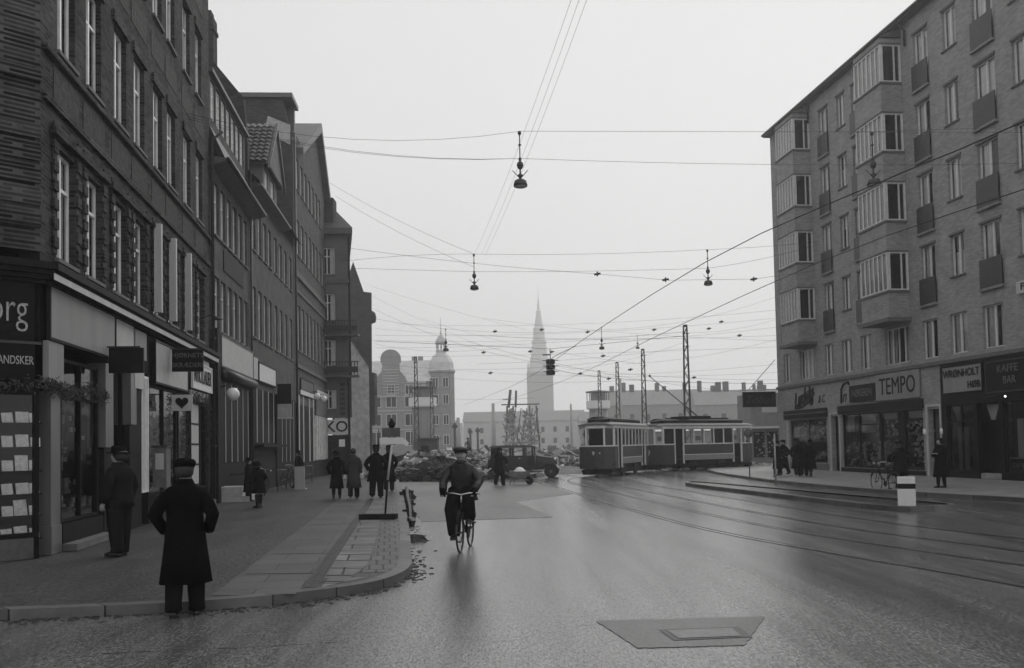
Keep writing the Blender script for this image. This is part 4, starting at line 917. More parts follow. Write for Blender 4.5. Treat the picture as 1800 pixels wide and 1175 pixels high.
kerb(isl[::-1], 'kerb', side=-1, w_=.15, z=.14)
# ================================================================= BACKGROUND
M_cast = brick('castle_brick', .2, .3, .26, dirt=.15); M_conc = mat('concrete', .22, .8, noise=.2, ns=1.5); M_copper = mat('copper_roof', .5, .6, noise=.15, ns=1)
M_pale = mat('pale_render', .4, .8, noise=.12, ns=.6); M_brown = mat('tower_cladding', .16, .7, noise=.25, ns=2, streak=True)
def wdw(par, x0, x1, z0, z1, y=0., bars=2):
    b = MB(); t = .1
    b.box(x0, x1, y-.05, y+.1, z0, z0+t); b.box(x0, x1, y-.05, y+.1, z1-t, z1)
    for k in range(bars+1): x = x0+(x1-x0-t)*k/bars; b.box(x, x+t, y-.05, y+.1, z0+t, z1-t)
    o = b.build('window', M_white, par); MB().quad((x0+t, y-.02, z0+t), (x1-t, y-.02, z0+t), (x1-t, y-.02, z1-t), (x0+t, y-.02, z1-t)).build('pane', M_dark, o); return o
# gabled brick building with domed tower
pc = at(655, 780, 170); BC = empty('gabled_brick_building', (pc.x-1, 170, 0), 0, 'hazy brick building with a round topped gable and a domed corner tower', 'building')
W = at(800, 780, 170).x - BC.location.x
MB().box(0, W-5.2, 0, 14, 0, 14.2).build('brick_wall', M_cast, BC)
gx = 4.6
gp = [(gx-3.0, 14.2), (gx-2.6, 15.2), (gx-1.7, 16.2), (gx-1.6, 17.6), (gx-1.9, 17.9), (gx-1.9, 18.6)]+[(gx-1.9*math.cos(PI*k/8), 18.6+1.7*math.sin(PI*k/8)) for k in range(1, 8)]+[(gx+1.9, 18.6), (gx+1.9, 17.9), (gx+1.6, 17.6), (gx+1.7, 16.2), (gx+2.6, 15.2), (gx+3.0, 14.2)]
MB().prism(gp, -.25, .5, 'y').build('gable', M_cast, BC)
b = MB(); b.add([(0, .1, 14.2), (W-4, .1, 14.2), (W-4, 5, 18.6), (0, 5, 18.6), (0, 13, 14.2), (W-4, 13, 14.2)], [(0, 1, 2, 3), (3, 2, 5, 4)]); b.build('roof', M_copper, BC)
tx = W-2.5
t_ = MB(); t_.lathe([(2.4, 0), (2.4, 15.7), (2.6, 15.9), (2.6, 16.2)], (tx, 2.4, 0), 8, smooth=False)
t_.build('tower', M_cast, BC)
d_ = MB(); d_.lathe([(2.62, 16.2), (2.35, 16.7), (2.25, 17.8), (1.8, 18.7), (1.3, 19.3), (1.0, 19.6)], (tx, 2.4, .02), 8, smooth=False)
d_.lathe([(1.0, 19.5), (1.0, 20.2)], (tx, 2.4, 0), 8, smooth=False)
for k in range(8): a = PI*k/4; d_.box(tx+math.cos(a)*.85-.09, tx+math.cos(a)*.85+.09, 2.4+math.sin(a)*.85-.09, 2.4+math.sin(a)*.85+.09, 20.2, 21.4)
d_.lathe([(1.15, 21.4), (1.1, 21.8), (.85, 22.4), (.4, 22.9), (.2, 23.3), (.09, 24), (.04, 26.4)], (tx, 2.4, 0), 8); d_.build('dome', M_copper, BC)
for r_, z in enumerate((2.2, 5.9, 9.4)):
    for k, x in enumerate((.6, 3.5, 7.0)): wdw(BC, x+.1, x+2.1, z, z+2.3+(.4 if r_ == 0 else 0), -.02)
for z in (11.8,): 
    for x in (.6, 3.9, 7.2): wdw(BC, x, x+1.4, z, z+1.8, -.02)
for z in (2.2, 6, 9.8, 13.0):
    for x in (-1.55, .35): wdw(BC, tx+x, tx+x+1.1, z, z+1.9, .12)
b = MB()
for z in (5.1, 8.7, 11.3, 13.9): b.box(-.05, W-5.2, -.12, -.003, z, z+.22)
for k in range(10): b.box(gx-1.5, gx+1.5, -.36, -.253, 11.4+k*.55, 11.6+k*.55)
for k in range(26): b.box(W-5.8-.25*(k % 2), W-5.2, -.14, -.003, .3+k*.52, .6+k*.52); b.box(8.9-.2*(k % 2), 9.4, -.16, -.123, .3+k*.52, .6+k*.52)
b.build('stone_bands', M_pale, BC)
b = MB(); 
for k, x in enumerate((8, 9.2, 12)): b.box(x, x+.9, 5, 6, 18.2, 19.4)
b.build('chimney', M_cast, BC)
# bridge towers
def btower(px, Z, label, w_):
    p = at(px, 780, Z); o = empty('bridge_tower', (p.x, Z, 0), 0, label, 'bridge tower', 'bridge control towers')
    MB().lathe([(w_, 0), (w_, 7.6)], (0, 0, 0), 16).build('shaft', M_brown, o)
    MB().lathe([(w_+.25, 7.5), (w_+.45, 7.7), (w_+.45, 8.9), (w_+.35, 8.92)], (0, 0, 0), 16, smooth=False).build('balcony', M_white, o)
    MB().lathe([(w_-.4, 8.9), (w_-.4, 10.2)], (0, 0, 0), 12, smooth=False).build('cabin', M_brown, o)
    b = MB()
    for k in range(8): a = 2*PI*k/8; b.box(math.cos(a)*(w_+.3)-.06, math.cos(a)*(w_+.3)+.06, math.sin(a)*(w_+.3)-.06, math.sin(a)*(w_+.3)+.06, 8.9, 10.3)
    b.lathe([(w_+.55, 10.3), (w_+.55, 10.48), (.2, 10.7)], (0, 0, 0), 12, smooth=False); b.build('roof', M_slate, o); return o
btower(744, 130, 'cylindrical dark bridge tower with a white balcony band, left one', 1.55)
btower(1053, 150, 'paler distant bridge tower with a white balcony behind the tram', 1.5)
o = empty('site_hut', at(751, 800, 85)*1.0, 0, 'grey timber site hut at the foot of the left bridge tower', 'hut'); o.location.z = 0
MB().box(-.9, 1.0, -.6, 1.5, 0, 2.6).build('wall', M_plaster2, o); MB().box(-1.1, 1.2, -.8, 1.7, 2.603, 2.72).build('roof', M_slate, o); MB().box(-.5, .2, -.65, -.603, .1, 2.0).build('door', M_dark, o)
# spire
p = at(952, 780, 545); SP = empty('church_spire', (p.x, 545, 0), 0, 'tall church tower with a stepped pointed spire fading in the haze', 'church tower')
MB().box(-7.8, 7.8, 0, 15.6, 0, 46).build('tower', M_cast, SP)
MB().lathe([(7.6, 46), (6.7, 47), (6.2, 50), (5.6, 54), (5.9, 54.3), (5.2, 55), (4.5, 61), (4.2, 64), (4.7, 64.3), (4.6, 65.2), (3.7, 65.6), (3.3, 72), (3.7, 72.3), (3.6, 73), (2.8, 73.4), (1.9, 79), (1.3, 83), (1.6, 83.3), (.95, 84), (.45, 89), (.15, 93), (.1, 99)], (0, 7.8, 0), 8, smooth=False).build('spire', M_copper, SP)
for sx_ in (-1, 1): 
    MB().lathe([(.8, 46), (.7, 49), (.1, 52)], (7.0*sx_, .8, 0), 6).build('pinnacle', M_copper, SP)
# distant houses
def longbld(name, px0, px1, pyt, Z, label, m, chim=0, depth=12, seed=1, base=0, roofc=None, slope=0):
    a = at(px0, 780, Z); c = at(px1, 780, Z); zt = at((px0+px1)/2, pyt, Z).z; o = empty(name, (a.x, Z, 0), 0, label, 'building'); W_ = c.x-a.x; R = random.Random(seed)
    MB().prism([(0, 0), (W_, 0), (W_, zt*.74+slope), (0, zt*.74)], 0, depth, 'y').build('wall', m, o)
    b = MB(); b.add([(-.3, -.3, zt*.74), (W_+.3, -.3, zt*.74+slope), (W_, depth*.4, zt+slope), (0, depth*.4, zt), (W_, depth, zt*.74+slope), (0, depth, zt*.74)], [(0, 1, 2, 3), (3, 2, 4, 5)]); b.add([(-.3, -.3, zt*.74), (0, depth*.4, zt), (0, depth, zt*.74)], [(0, 1, 2)]); b.add([(W_, -.3, zt*.74), (W_, depth*.4, zt), (W_, depth, zt*.74)], [(0, 1, 2)]); b.build('roof', roofc or M_conc, o)
    n = max(2, int(W_/4))
    for r_ in range(2):
        b = MB()
        for k in range(n): x = (k+.5)*W_/n; z = zt*(.18+.28*r_); b.box(x-.55, x+.55, -.05, -.003, z, z+zt*.13)
        b.build('window_row', M_dark, o)
    for k in range(chim):
        x = R.uniform(.03, .97)*W_; w_ = R.uniform(.5, 1.3); b = MB(); b.box(x, x+w_, depth*.35, depth*.45, zt-.5, zt+R.uniform(.9, 2.4)); b.build('chimney', M_gable, o)
    return o
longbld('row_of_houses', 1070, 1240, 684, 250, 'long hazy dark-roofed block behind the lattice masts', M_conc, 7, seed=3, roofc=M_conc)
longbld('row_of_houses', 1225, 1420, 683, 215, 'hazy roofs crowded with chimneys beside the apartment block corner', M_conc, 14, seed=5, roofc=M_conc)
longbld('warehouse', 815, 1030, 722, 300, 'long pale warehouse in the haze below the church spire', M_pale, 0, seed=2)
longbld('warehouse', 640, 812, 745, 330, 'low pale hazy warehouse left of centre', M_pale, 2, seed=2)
longbld('low_shed', 1130, 1330, 742, 120, 'low flat shed with a pale roof edge behind the trams', M_conc, 0, seed=9, depth=8, roofc=M_offwhite)
longbld('warehouse', 1020, 1135, 722, 270, 'pale block between the far bridge tower and the tram roof', M_pale, 1, seed=4)
# pavilion/kiosk at the far corner, right
o = empty('pavilion', (at(1322, 800, 68).x, 68, 0), 0, 'pale low pavilion with small shop windows past the apartment block corner', 'pavilion')
MB().box(0, 6, 0, 4, 0, 5.4).build('wall', M_conc, o); MB().box(-.2, 6.2, -.6, 4.2, 2.75, 2.9).build('canopy', M_white, o)
for k in range(3): shopw = MB(); shopw.box(.15+k*1.0, .95+k*1.0, -.05, -.003, .6, 2.5); w_ = shopw.build('window', M_dark, o)
b = MB(WORLD) if False else MB(T(*o.location)); R2 = random.Random(8)
for k in range(60): x = R2.uniform(.2, 2.9); z = R2.uniform(.65, 2.35); s_ = R2.uniform(.05, .12); b.box(x, x+s_, -.1, -.053, z, z+s_*1.3)
tag(b.build('shop_goods', M_paperg), 'pale papers in the pavilion windows at the far corner', 'shop goods', kind='stuff')
for i, (px, w_, zt, Z, lb) in enumerate(((806, 1.2, 9.5, 240, 'leftmost faint chimney stack beyond the warehouses'), (868, 1.2, 14, 260, 'faint mast beyond the pale warehouse'), (1005, .7, 13, 250, 'faint chimney stack right of the church tower'), (1092, 1.2, 19, 240, 'faint mast beside the far bridge tower'))):
    p = at(px, 780, Z); tag(MB(T(p.x, Z, 0)).lathe([(w_*.6, 0), (w_*.35, zt)], n=8).build('chimney_stack', M_conc), lb, 'chimney')
# bridge machinery heap
p = at(905, 780, 110); o = empty('pile_driver', (at(902, 780, 160).x, 160, 0), 0, 'dark ragged engineering frame with a trestle rising over the building site', 'construction machine')
b = MB(); R2 = random.Random(11)
for sx_, w_, h_ in ((-.3, .6, 5.6), (2.1, .8, 5.4)):
    for k in range(120):
        z = R2.uniform(0, h_); t = z/h_; xw = w_*(2.1-1.5*t); x = sx_+R2.uniform(-xw, xw)
        b.tube([(x, R2.uniform(-.5, .5), z), (x+R2.uniform(-.5, .5), R2.uniform(-.5, .5), z+R2.uniform(-.2, .9))], R2.uniform(.04, .13), 4, smooth=False)
    for k in range(7): b.box(sx_-w_*(1.9-.2*k), sx_+w_*(1.9-.2*k), -.3, .5, k*.75, k*.75+.28)
b.build('machinery', mat('site_steel', .2, .7, noise=.5, ns=2), o); o.scale = (1.4, 1.4, 1.42)
b = MB()
for x in (-.9, 0, 2.4, 3.4): b.tube([(x, 0, 0), (x*.85+.1, 0, 6.2)], .12, 5)
b.box(-1.4, 3.4, -.1, .1, 6.3, 6.45); b.box(-1.2, -.1, -.1, .1, 7.0, 7.1); b.tube([(-.5, 0, 6), (-.2, 0, 8.2)], .2, 6); b.tube([(.4, 0, 6), (.5, 0, 8.1)], .16, 6)
for k in range(6): b.tube([(-.9+.7*k, 0, 2.0), (-.3+.7*k, 0, 5.9)], .06, 4)
b.build('trestle', M_darkm, o)
for i, (px, Z, hh, lb) in enumerate(((827, 100, 2.6, 'left'), (840, 100, 2.7, 'right'), (800, 90, 3.0, 'far left'))):
    p = at(px, 780, Z); b = MB(T(p.x, Z, 0)); b.tube([(0, 0, 0), (0, 0, hh+1.2)], .14, 6); b.box(-.3, .3, -.25, .25, 0, 1.2+.3*i); b.box(-.25, .25, -.2, .2, hh+.7, hh+1.0)
    tag(b.build('site_post', M_stone), f'{lb} dark post standing on the building site beyond the rubble', 'post', 'posts on the building site')
# rubble and soil
def heap(name, cx_, cy_, rx_, ry_, hz, n, m, label, seed, smin, smax, flat=.5):
    R = random.Random(seed); b = MB()
    for k in range(n):
        a = R.uniform(0, 2*PI); r_ = math.sqrt(R.random()); x = cx_+rx_*r_*math.cos(a); y = cy_+ry_*r_*math.sin(a)
        z = hz*(1-r_*r_)*R.uniform(.3, 1.0); s_ = R.uniform(smin, smax)
        Rm = T(x, y, z) @ RZ(R.uniform(0, 6)) @ Matrix.Rotation(R.gauss(0, .3), 4, 'X') @ Matrix.Rotation(R.gauss(0, .3), 4, 'Y')
        if R.random() < .25: b.box(-s_*3, s_*3, -s_*.3, s_*.3, 0, s_*.22, Rm)
        else: b.box(-s_, s_, -s_*.7, s_*.7, -.05, s_*R.uniform(.3, .9)*flat*2, Rm)
    return tag(b.build(name, m), label, 'rubble', kind='stuff')
def mound(name, cx_, cy_, rx_, ry_, hz, seed, m=None):
    R = random.Random(seed); b = MB(); n, k_ = 40, 10; vs = []
    for j in range(k_+1):
        for i in range(n):
            a = 2*PI*i/n; r_ = j/k_; w_ = 1+.12*math.sin(3*a+seed)+.08*math.sin(7*a)
            vs.append((cx_+rx_*r_*w_*math.cos(a), cy_+ry_*r_*w_*math.sin(a), hz*(1-r_**1.6)*R.uniform(.75, 1.1)-.02*(j == k_)))
    b.add(vs, [(j*n+i, (j+1)*n+i, (j+1)*n+(i+1) % n, j*n+(i+1) % n) for j in range(k_) for i in range(n)]); return tag(b.build(name, m or M_soil), kind='structure')
mound('soil_heap', -4.3, 52.5, 3.2, 2.0, 1.25, 1); mound('soil_heap', 1.5, 60, 6, 4, .5, 4, mat('pale_gravel', .16, .8, noise=.4, ns=2, bump=.5)); mound('soil_heap', -5.6, 56, 4, 3, 1.6, 3)
M_rub = mat('rubble_stone', .2, .85, noise=.6, ns=1.2); M_rub2 = mat('pale_rubble', .5, .85, noise=.4, ns=1.0)
heap('dark_rubble', -4.3, 51.2, 3.3, 1.6, .7, 500, M_soil, 'dark clods and broken ground at the front of the rubble', 2, .06, .25)
heap('rubble', -4.0, 56, 4.5, 3.4, 1.7, 620, M_rub, 'grey broken stone and boards heaped behind the cyclist', 3, .06, .3)
heap('pale_rubble', -4.2, 54.5, 6.0, 4.0, 1.7, 420, M_rub2, 'pale planks and slabs scattered over the rubble heap', 4, .06, .26)
heap('rubble', 6, 68, 12, 6, .9, 700, M_rub, 'broken stone strewn behind the car and tram', 5, .08, .35)
heap('pale_rubble', 5, 66, 12, 6, .9, 260, M_rub2, 'pale boards strewn behind the car and tram', 6, .08, .3)
heap('rubble', 2, 88, 22, 12, 1.4, 900, M_rub, 'distant spoil spread over the open building site', 7, .1, .6); heap('pale_rubble', 2, 86, 22, 12, 1.3, 260, M_rub2, 'distant pale boards over the open building site', 8, .1, .5)
heap('rubble', 14, 63.5, 5, 1.6, .4, 160, M_rub2, 'pale lumps lying past the tram by the far corner', 9, .06, .2)
# broken kerb timber along the left kerb
p = gnd(712, 905); b = MB()
R2 = random.Random(4)
L_ = [Vector((-2.42, 21.3, .16)), Vector((-2.85, 25, .2)), Vector((-3.5, 30, .25)), Vector((-4.1, 35, .3))]
b.tube(L_, [.03, .05, .06, .08], 6, smooth=False)
for k in range(26):
    t = R2.random()*2.99; j = int(t); q = L_[j].lerp(L_[j+1], t-j); s_ = R2.uniform(.04, .14); b.box(-s_*.5, s_*1.6, -s_, s_, 0, q.z*R2.uniform(.3, 1.2), T(q.x, q.y, 0) @ RZ(R2.uniform(0, 3)) @ Matrix.Rotation(R2.gauss(0, .3), 4, 'Y'))
tag(b.build('broken_timber', M_iron), 'dark broken timber and clods lying along the left kerb', 'timber')
for x, y, s_, lb in ((-1.98, 18.0, .24, 'small dark heap of wet soil in the road near the left kerb'),):
    b = MB(); n = 16; R2 = random.Random(2); vs = [(x, y, .15)]
    for j in (1, 2):
        for i in range(n): a = 2*PI*i/n; q = R2.uniform(.6, 1.2); vs.append((x+s_*.5*j*q*math.cos(a)*1.3, y+s_*.5*j*q*math.sin(a), (.1*R2.uniform(.5, 1.3) if j == 1 else .003)))
    b.add(vs, [(0, 1+i, 1+(i+1) % n) for i in range(n)]+[(1+i, 1+n+i, 1+n+(i+1) % n, 1+(i+1) % n) for i in range(n)]); tag(b.build('soil_clod', M_soil), lb, 'soil')
# road works sign with lantern
p = gnd(668, 913, .12); o = empty('road_works_sign', (p.x, p.y, .12), 0, 'temporary arrow sign and lantern on a leaning pole by the left kerb', 'road sign')
b = MB(); b.box(-.5, .42, -.12, .12, 0, .13, T(0, 0, 0) @ RZ(-.15)); b.build('base_block', M_wood if False else M_dark, o)
MB().tube([(.13, 0, .13), (.2, 0, .95)], .025, 8).build('pole_foot', M_black, o); MB().tube([(.2, 0, .95), (.32, 0, 1.85)], .028, 8).build('pole', M_offwhite, o)
MB().prism([(.02, 1.82), (.6, 1.82), (.68, 1.76), (.74, 1.84), (.68, 1.9), (.58, 1.98), (.02, 1.98)], -.04, .0, 'y').build('arrow_board', M_white, o)
MB().box(.08, .52, -.02, .03, 2.0, 2.22).build('upper_board', M_plaster2, o); MB().lathe([(.05, 2.22), (.08, 2.26), (.08, 2.34), (.04, 2.4), (.02, 2.46)], (.32, 0, 0), 8).build('lantern', M_black, o); MB().tube([(.0, 0, 1.7), (.0, 0, 2.2)], .012).build('side_rod', M_iron, o)
# white bollard on island
p = gnd(1594, 889, .1); o = empty('bollard', (p.x, p.y, .1), math.radians(-21), 'white square island bollard with a black band', 'bollard')
w_ = .21
b = MB(); b.box(-w_, w_, -w_, w_, 0, .44); b.build('lower_block', M_white, o); MB().box(-w_-.004, w_+.004, -w_-.004, w_+.004, .443, .57).build('black_band', M_black, o); MB().box(-w_, w_, -w_, w_, .573, .74).build('upper_block', M_white, o)
# small sign post on far right pavement edge
p = gnd(1318, 838, .12); b = MB(T(p.x, p.y, .12)); b.tube([(0, 0, 0), (0, 0, 2.0)], .03, 6); b.lathe([(.02, -.02), (.22, -.02), (.22, .02), (.02, .02)], (0, 0, 2.1), 16, axis='y'); tag(b.build('stop_post', M_plaster3), 'thin post with a round disc at the tram stop by the far corner', 'sign post')
p = gnd(1364, 852, .0); b = MB(T(p.x, p.y, .0)); b.tube([(0, 0, 0), (0, 0, 2.1)], .035, 6); tag(b.build('thin_post', M_stone2), 'thin grey post at the pavement edge in front of the far couple', 'post')
# lattice masts
def mast(px, Z, label, top=10.1, arm=None):
    p = at(px, 780, Z); o = empty('lattice_mast', (p.x, Z, 0), 0, label, 'mast', 'lattice tram wire masts'); b = MB(); n = 16
    def w(z): return .26-.14*z/top
    for sx_ in (-1, 1):
        for sy_ in (-1, 1): b.tube([(sx_*w(0), sy_*w(0), 0), (sx_*w(top), sy_*w(top), top)], .035, 4, smooth=False)
    for k in range(n):
        za, zb = top*k/n, top*(k+1)/n; s_ = 1 if k % 2 else -1
        for yy in (-1, 1): b.tube([(-s_*w(za), yy*w(za), za), (s_*w(zb), yy*w(zb), zb)], .022, 4, caps=False, smooth=False); b.tube([(yy*w(za), -s_*w(za), za), (yy*w(zb), s_*w(zb), zb)], .022, 4, caps=False, smooth=False)
    b.build('lattice', M_darkm, o); MB().box(-.32, .32, -.32, .32, 0, .5).build('base', M_conc, o); MB().box(-.14, .14, -.14, .14, top, top+.15).build('cap', M_iron, o)
    for zz in (top-.5, top-1.4): MB().tube([(-.25, -.15, zz), (.25, -.15, zz)], .03, 5).build('insulator', M_iron, o)
mast(1210, 65, 'tallest lattice mast, rising behind the middle of the motor tram'); mast(1134, 85, 'lattice mast seen above the gap between the trams', 10.5); mast(1088, 97, 'farther lattice mast over the tail of the trailer tram', 10.4); mast(1056, 108, 'farthest thin mast in front of the pale bridge tower', 10.4); mast(733, 95, 'hazy lattice mast in front of the left bridge tower', 11.2); mast(760, 110, 'faint short mast right of the left bridge tower', 10)

# ================================================================= WIRES AND LAMPS
def wire(pts, label, r=.012, sag=0., cat='overhead wire', group='overhead wires over the street'):
    P = []
    for a, c in zip(pts, pts[1:]):
        for k in range(9): t = k/8; q = Vector(a).lerp(Vector(c), t); q.z -= sag*4*t*(1-t); P.append(q)
    b = MB(); b.tube(P, r, 5); return tag(b.build('overhead_wire', M_iron), label, cat, group)
def tup(l): return [at(*q) for q in l]
LAMPC = None
def street_lamp(px, pyt, pyb, Z, label, s_=1.):
    p = at(px, pyb, Z); top = at(px, pyt, Z); H_ = top.z-p.z; o = empty('hanging_street_lamp', p, 0, label, 'street lamp', 'street lamps hung over the road')
    k = H_
    b = MB(); b.tube([(0, 0, k*.52), (0, 0, k)], .018, 6); b.lathe([(.03, .93*k), (.05, .95*k), (.05, .99*k), (.03, k)], n=8); b.lathe([(.02, .73*k), (.055, .75*k), (.02, .77*k)], n=8); b.build('rod', M_iron, o)
    b = MB(); b.lathe([(.03, .12*k), (.035, .14*k), (.08, .21*k), (.03, .22*k), (.02, .3*k), (.07, .33*k), (.1, .38*k), (.08, .43*k), (.03, .45*k), (.05, .49*k), (.02, .53*k)], n=12); b.build('insulator', M_iron, o)
    for a in (0, PI): MB().tube([(math.cos(a)*.05, 0, .17*k), (math.cos(a)*.22, 0, .29*k)], .012, 5).build('stay', M_iron, o)
    MB().lathe([(.06, .13*k), (.12, .12*k), (.18, .095*k), (.2, .03*k), (.2, .0)], n=18).build('lamp_shade', M_darkm, o)
    MB().lathe([(.19, .004), (.17, -.02), (.08, -.045), (.01, -.05)], n=14).build('lamp_glass', M_stone2, o); return p, top
street_lamp(915, 231, 328, 26, 'largest hanging street lamp, high in the middle over the road')
street_lamp(834, 447, 509, 42, 'street lamp hanging left of the church spire'); street_lamp(1245, 439, 501, 42, 'street lamp hanging right of centre against the sky')
street_lamp(1536, 232, 326, 27, 'street lamp hanging in front of the apartment block bays'); street_lamp(1058, 575, 614, 68, 'small distant lamp above the pale bridge tower'); street_lamp(1121, 596, 611, 85, 'faintest small distant lamp right of the small hanging lamp') if False else street_lamp(1121, 590, 613, 90, 'faintest small distant lamp above the trailer tram'); street_lamp(784, 578, 617, 62, 'small dark lamp hanging beside the domed tower')
W_ = [([(330, 200, 26), (915, 231, 26)], 'upper wire from the left house to the largest lamp', .5), ([(915, 231, 26), (1800, 233, 26)], 'upper wire from the largest lamp to the apartment block', .0),
 ([(330, 205, 26), (915, 279, 26)], 'double stay wire running to the middle of the largest lamp', .4), ([(915, 279, 26), (1790, 288, 26)], 'lower wire from the largest lamp to the apartment block', .1),
 ([(330, 209, 25.8), (914, 279, 25.8)], 'second strand of the left double stay wire', .4),
 ([(580, 322, 50), (834, 447, 42)], 'upper diagonal wire from the brown gable to the left lamp', .2), ([(590, 345, 50), (834, 470, 42)], 'lower diagonal wire from the brown gable to the left lamp', .2),
 ([(600, 460, 42), (834, 447, 42)], 'thick short wire from the balcony house to the left lamp', -.1), ([(834, 447, 42), (1245, 439, 42)], 'wire between the left and right hanging lamps', .1), ([(1245, 439, 42), (1440, 425, 42)], 'wire from the right lamp to the apartment block', .05),
 ([(610, 436, 40), (1050, 482, 40)], 'long gently falling wire left of the centre', .1), ([(1050, 482, 40), (1175, 493, 40)], 'short wire joining the two insulators', 0), ([(1175, 493, 40), (1325, 491, 40)], 'wire between the contact wire hangers', .0), ([(1325, 491, 40), (1440, 475, 40)], 'wire end rising to the apartment block', .0),
 ([(620, 472, 44), (834, 478, 42)], 'low thin wire left of the left lamp', 0), ([(834, 478, 42), (1245, 472, 42)], 'low thin wire between the two lamps', .05), ([(1245, 472, 42), (1440, 430, 42)], 'low thin wire right of the right lamp', .1),
 ([(1018, -40, 18), (834, 447, 42)], 'left strand of the steep wires falling from the top of the sky', .3), ([(1032, -40, 18), (846, 447, 42)], 'middle strand of the steep wires falling from the top of the sky', .3), ([(1046, -40, 18), (852, 450, 42)], 'right strand of the steep wires falling from the top of the sky', .3),
 ([(648, 502, 55), (925, 580, 52)], 'upper thin wire slanting down from the steep gabled house', .1), ([(652, 520, 55), (850, 610, 60)], 'lower thin wire slanting down from the steep gabled house', .1),
 ([(1410, 232, 27), (1536, 232, 27)], 'short span wire left of the bay lamp', 0), ([(1536, 232, 27), (1750, 225, 27)], 'short span wire right of the bay lamp', 0)]
for pts, lb, sg in W_: wire(tup(pts), lb, r=.004 if 'steep' in lb else (.0055 if pts[0][2] < 30 else .007), sag=sg)
R2 = random.Random(21)
hb = [(660, 590, 1360, 560), (660, 578, 1370, 590), (655, 598, 1200, 585), (660, 612, 1205, 583), (700, 570, 1370, 545), (665, 628, 1370, 610), (740, 560, 1130, 640), (850, 560, 1370, 600), (860, 590, 1370, 575), (665, 640, 1080, 634), (950, 640, 1370, 668), (1000, 650, 1208, 600), (655, 560, 1060, 580), (840, 640, 1208, 612), (790, 650, 1370, 655), (700, 655, 1130, 668), (660, 545, 960, 640), (1060, 580, 1370, 520), (1100, 640, 1370, 596), (1210, 585, 1370, 560), (820, 600, 1310, 690), (700, 690, 940, 700), (1000, 660, 1370, 640), (660, 605, 880, 612)]
for i, (a, b_, c, d) in enumerate(hb):
    Z0 = R2.uniform(60, 85); Z1 = R2.uniform(58, 66)
    wire([at(a, b_, Z0), at(c, d, Z1)], 'faint wire of the distant web of lines over the square', r=.0065, sag=R2.uniform(.1, .6), group='distant web of wires over the square')
# contact wires over both tracks with small ears
for d, lb in ((.7, 'thick contact wire over the left track'), (3.4, 'thick contact wire over the right track')):
    L_ = smooth(offs(RA, d), 3); zc = 5.95
    wire([Vector((p.x, p.y, zc)) for p in L_], lb, r=.01, group='contact wires over the tracks')
wire([Vector((p.x, p.y, 5.95)) for p in smooth(offs(RB, -.7), 2)], 'curved contact wire over the two trams', r=.013, group='contact wires over the tracks')
for px, py, Z in ((1050, 482, 40), (1170, 492, 40), (1325, 491, 40), (1033, 584, 60), (1150, 580, 60), (870, 583, 60), (952, 580, 60), (1268, 566, 60), (1246, 578, 60), (932, 618, 60), (1060, 626, 58), (1020, 657, 58), (1108, 650, 58), (970, 619, 62), (850, 620, 60), (862, 656, 60), (1070, 666, 60), (1220, 664, 60), (1300, 590, 58)):
    p = at(px, py, Z); b = MB(T(*p)); b.tube([(-.14, 0, -.02), (.14, 0, .02)], .05, 6); b.tube([(0, 0, -.1), (0, 0, .1)], .035, 5); tag(b.build('wire_insulator', M_iron), 'small dark insulator on the overhead wires', 'insulator', 'insulators on the overhead wires')
# hanging traffic signal
p = at(968, 660, 60); o = empty('hanging_traffic_signal', p, 0, 'dark three tier traffic signal hung on wires in front of the church spire', 'traffic signal')
for k in range(3):
    z = .12+.36*k; b = MB(); b.box(-.26, .26, -.26, .26, z-.1, z+.14); b.lathe([(.24, z+.14), (.3, z+.17), (.3, z+.2), (.2, z+.22)], n=8); b.build('lamp_housing', M_black, o)
    for a in range(4):
        q = MB(Matrix.Rotation(a*PI/2, 4, 'Z')); q.tube([(.26, 0, z+.04), (.3, 0, z+.04)], .1, 8); q.box(.28, .52, -.1, .1, z+.12, z+.15); q.build('lens_visor', M_iron, o)
MB().tube([(0, 0, 1.05), (0, 0, 1.75)], .03).build('hanger', M_iron, o); MB().box(-.5, .0, -.05, .05, 1.32, 1.4).build('cross_arm', M_iron, o)
wire([at(660, 600, 60), p+Vector((0, 0, 1.75)), at(1209, 590, 65)], 'span wire carrying the hanging traffic signal', r=.013)
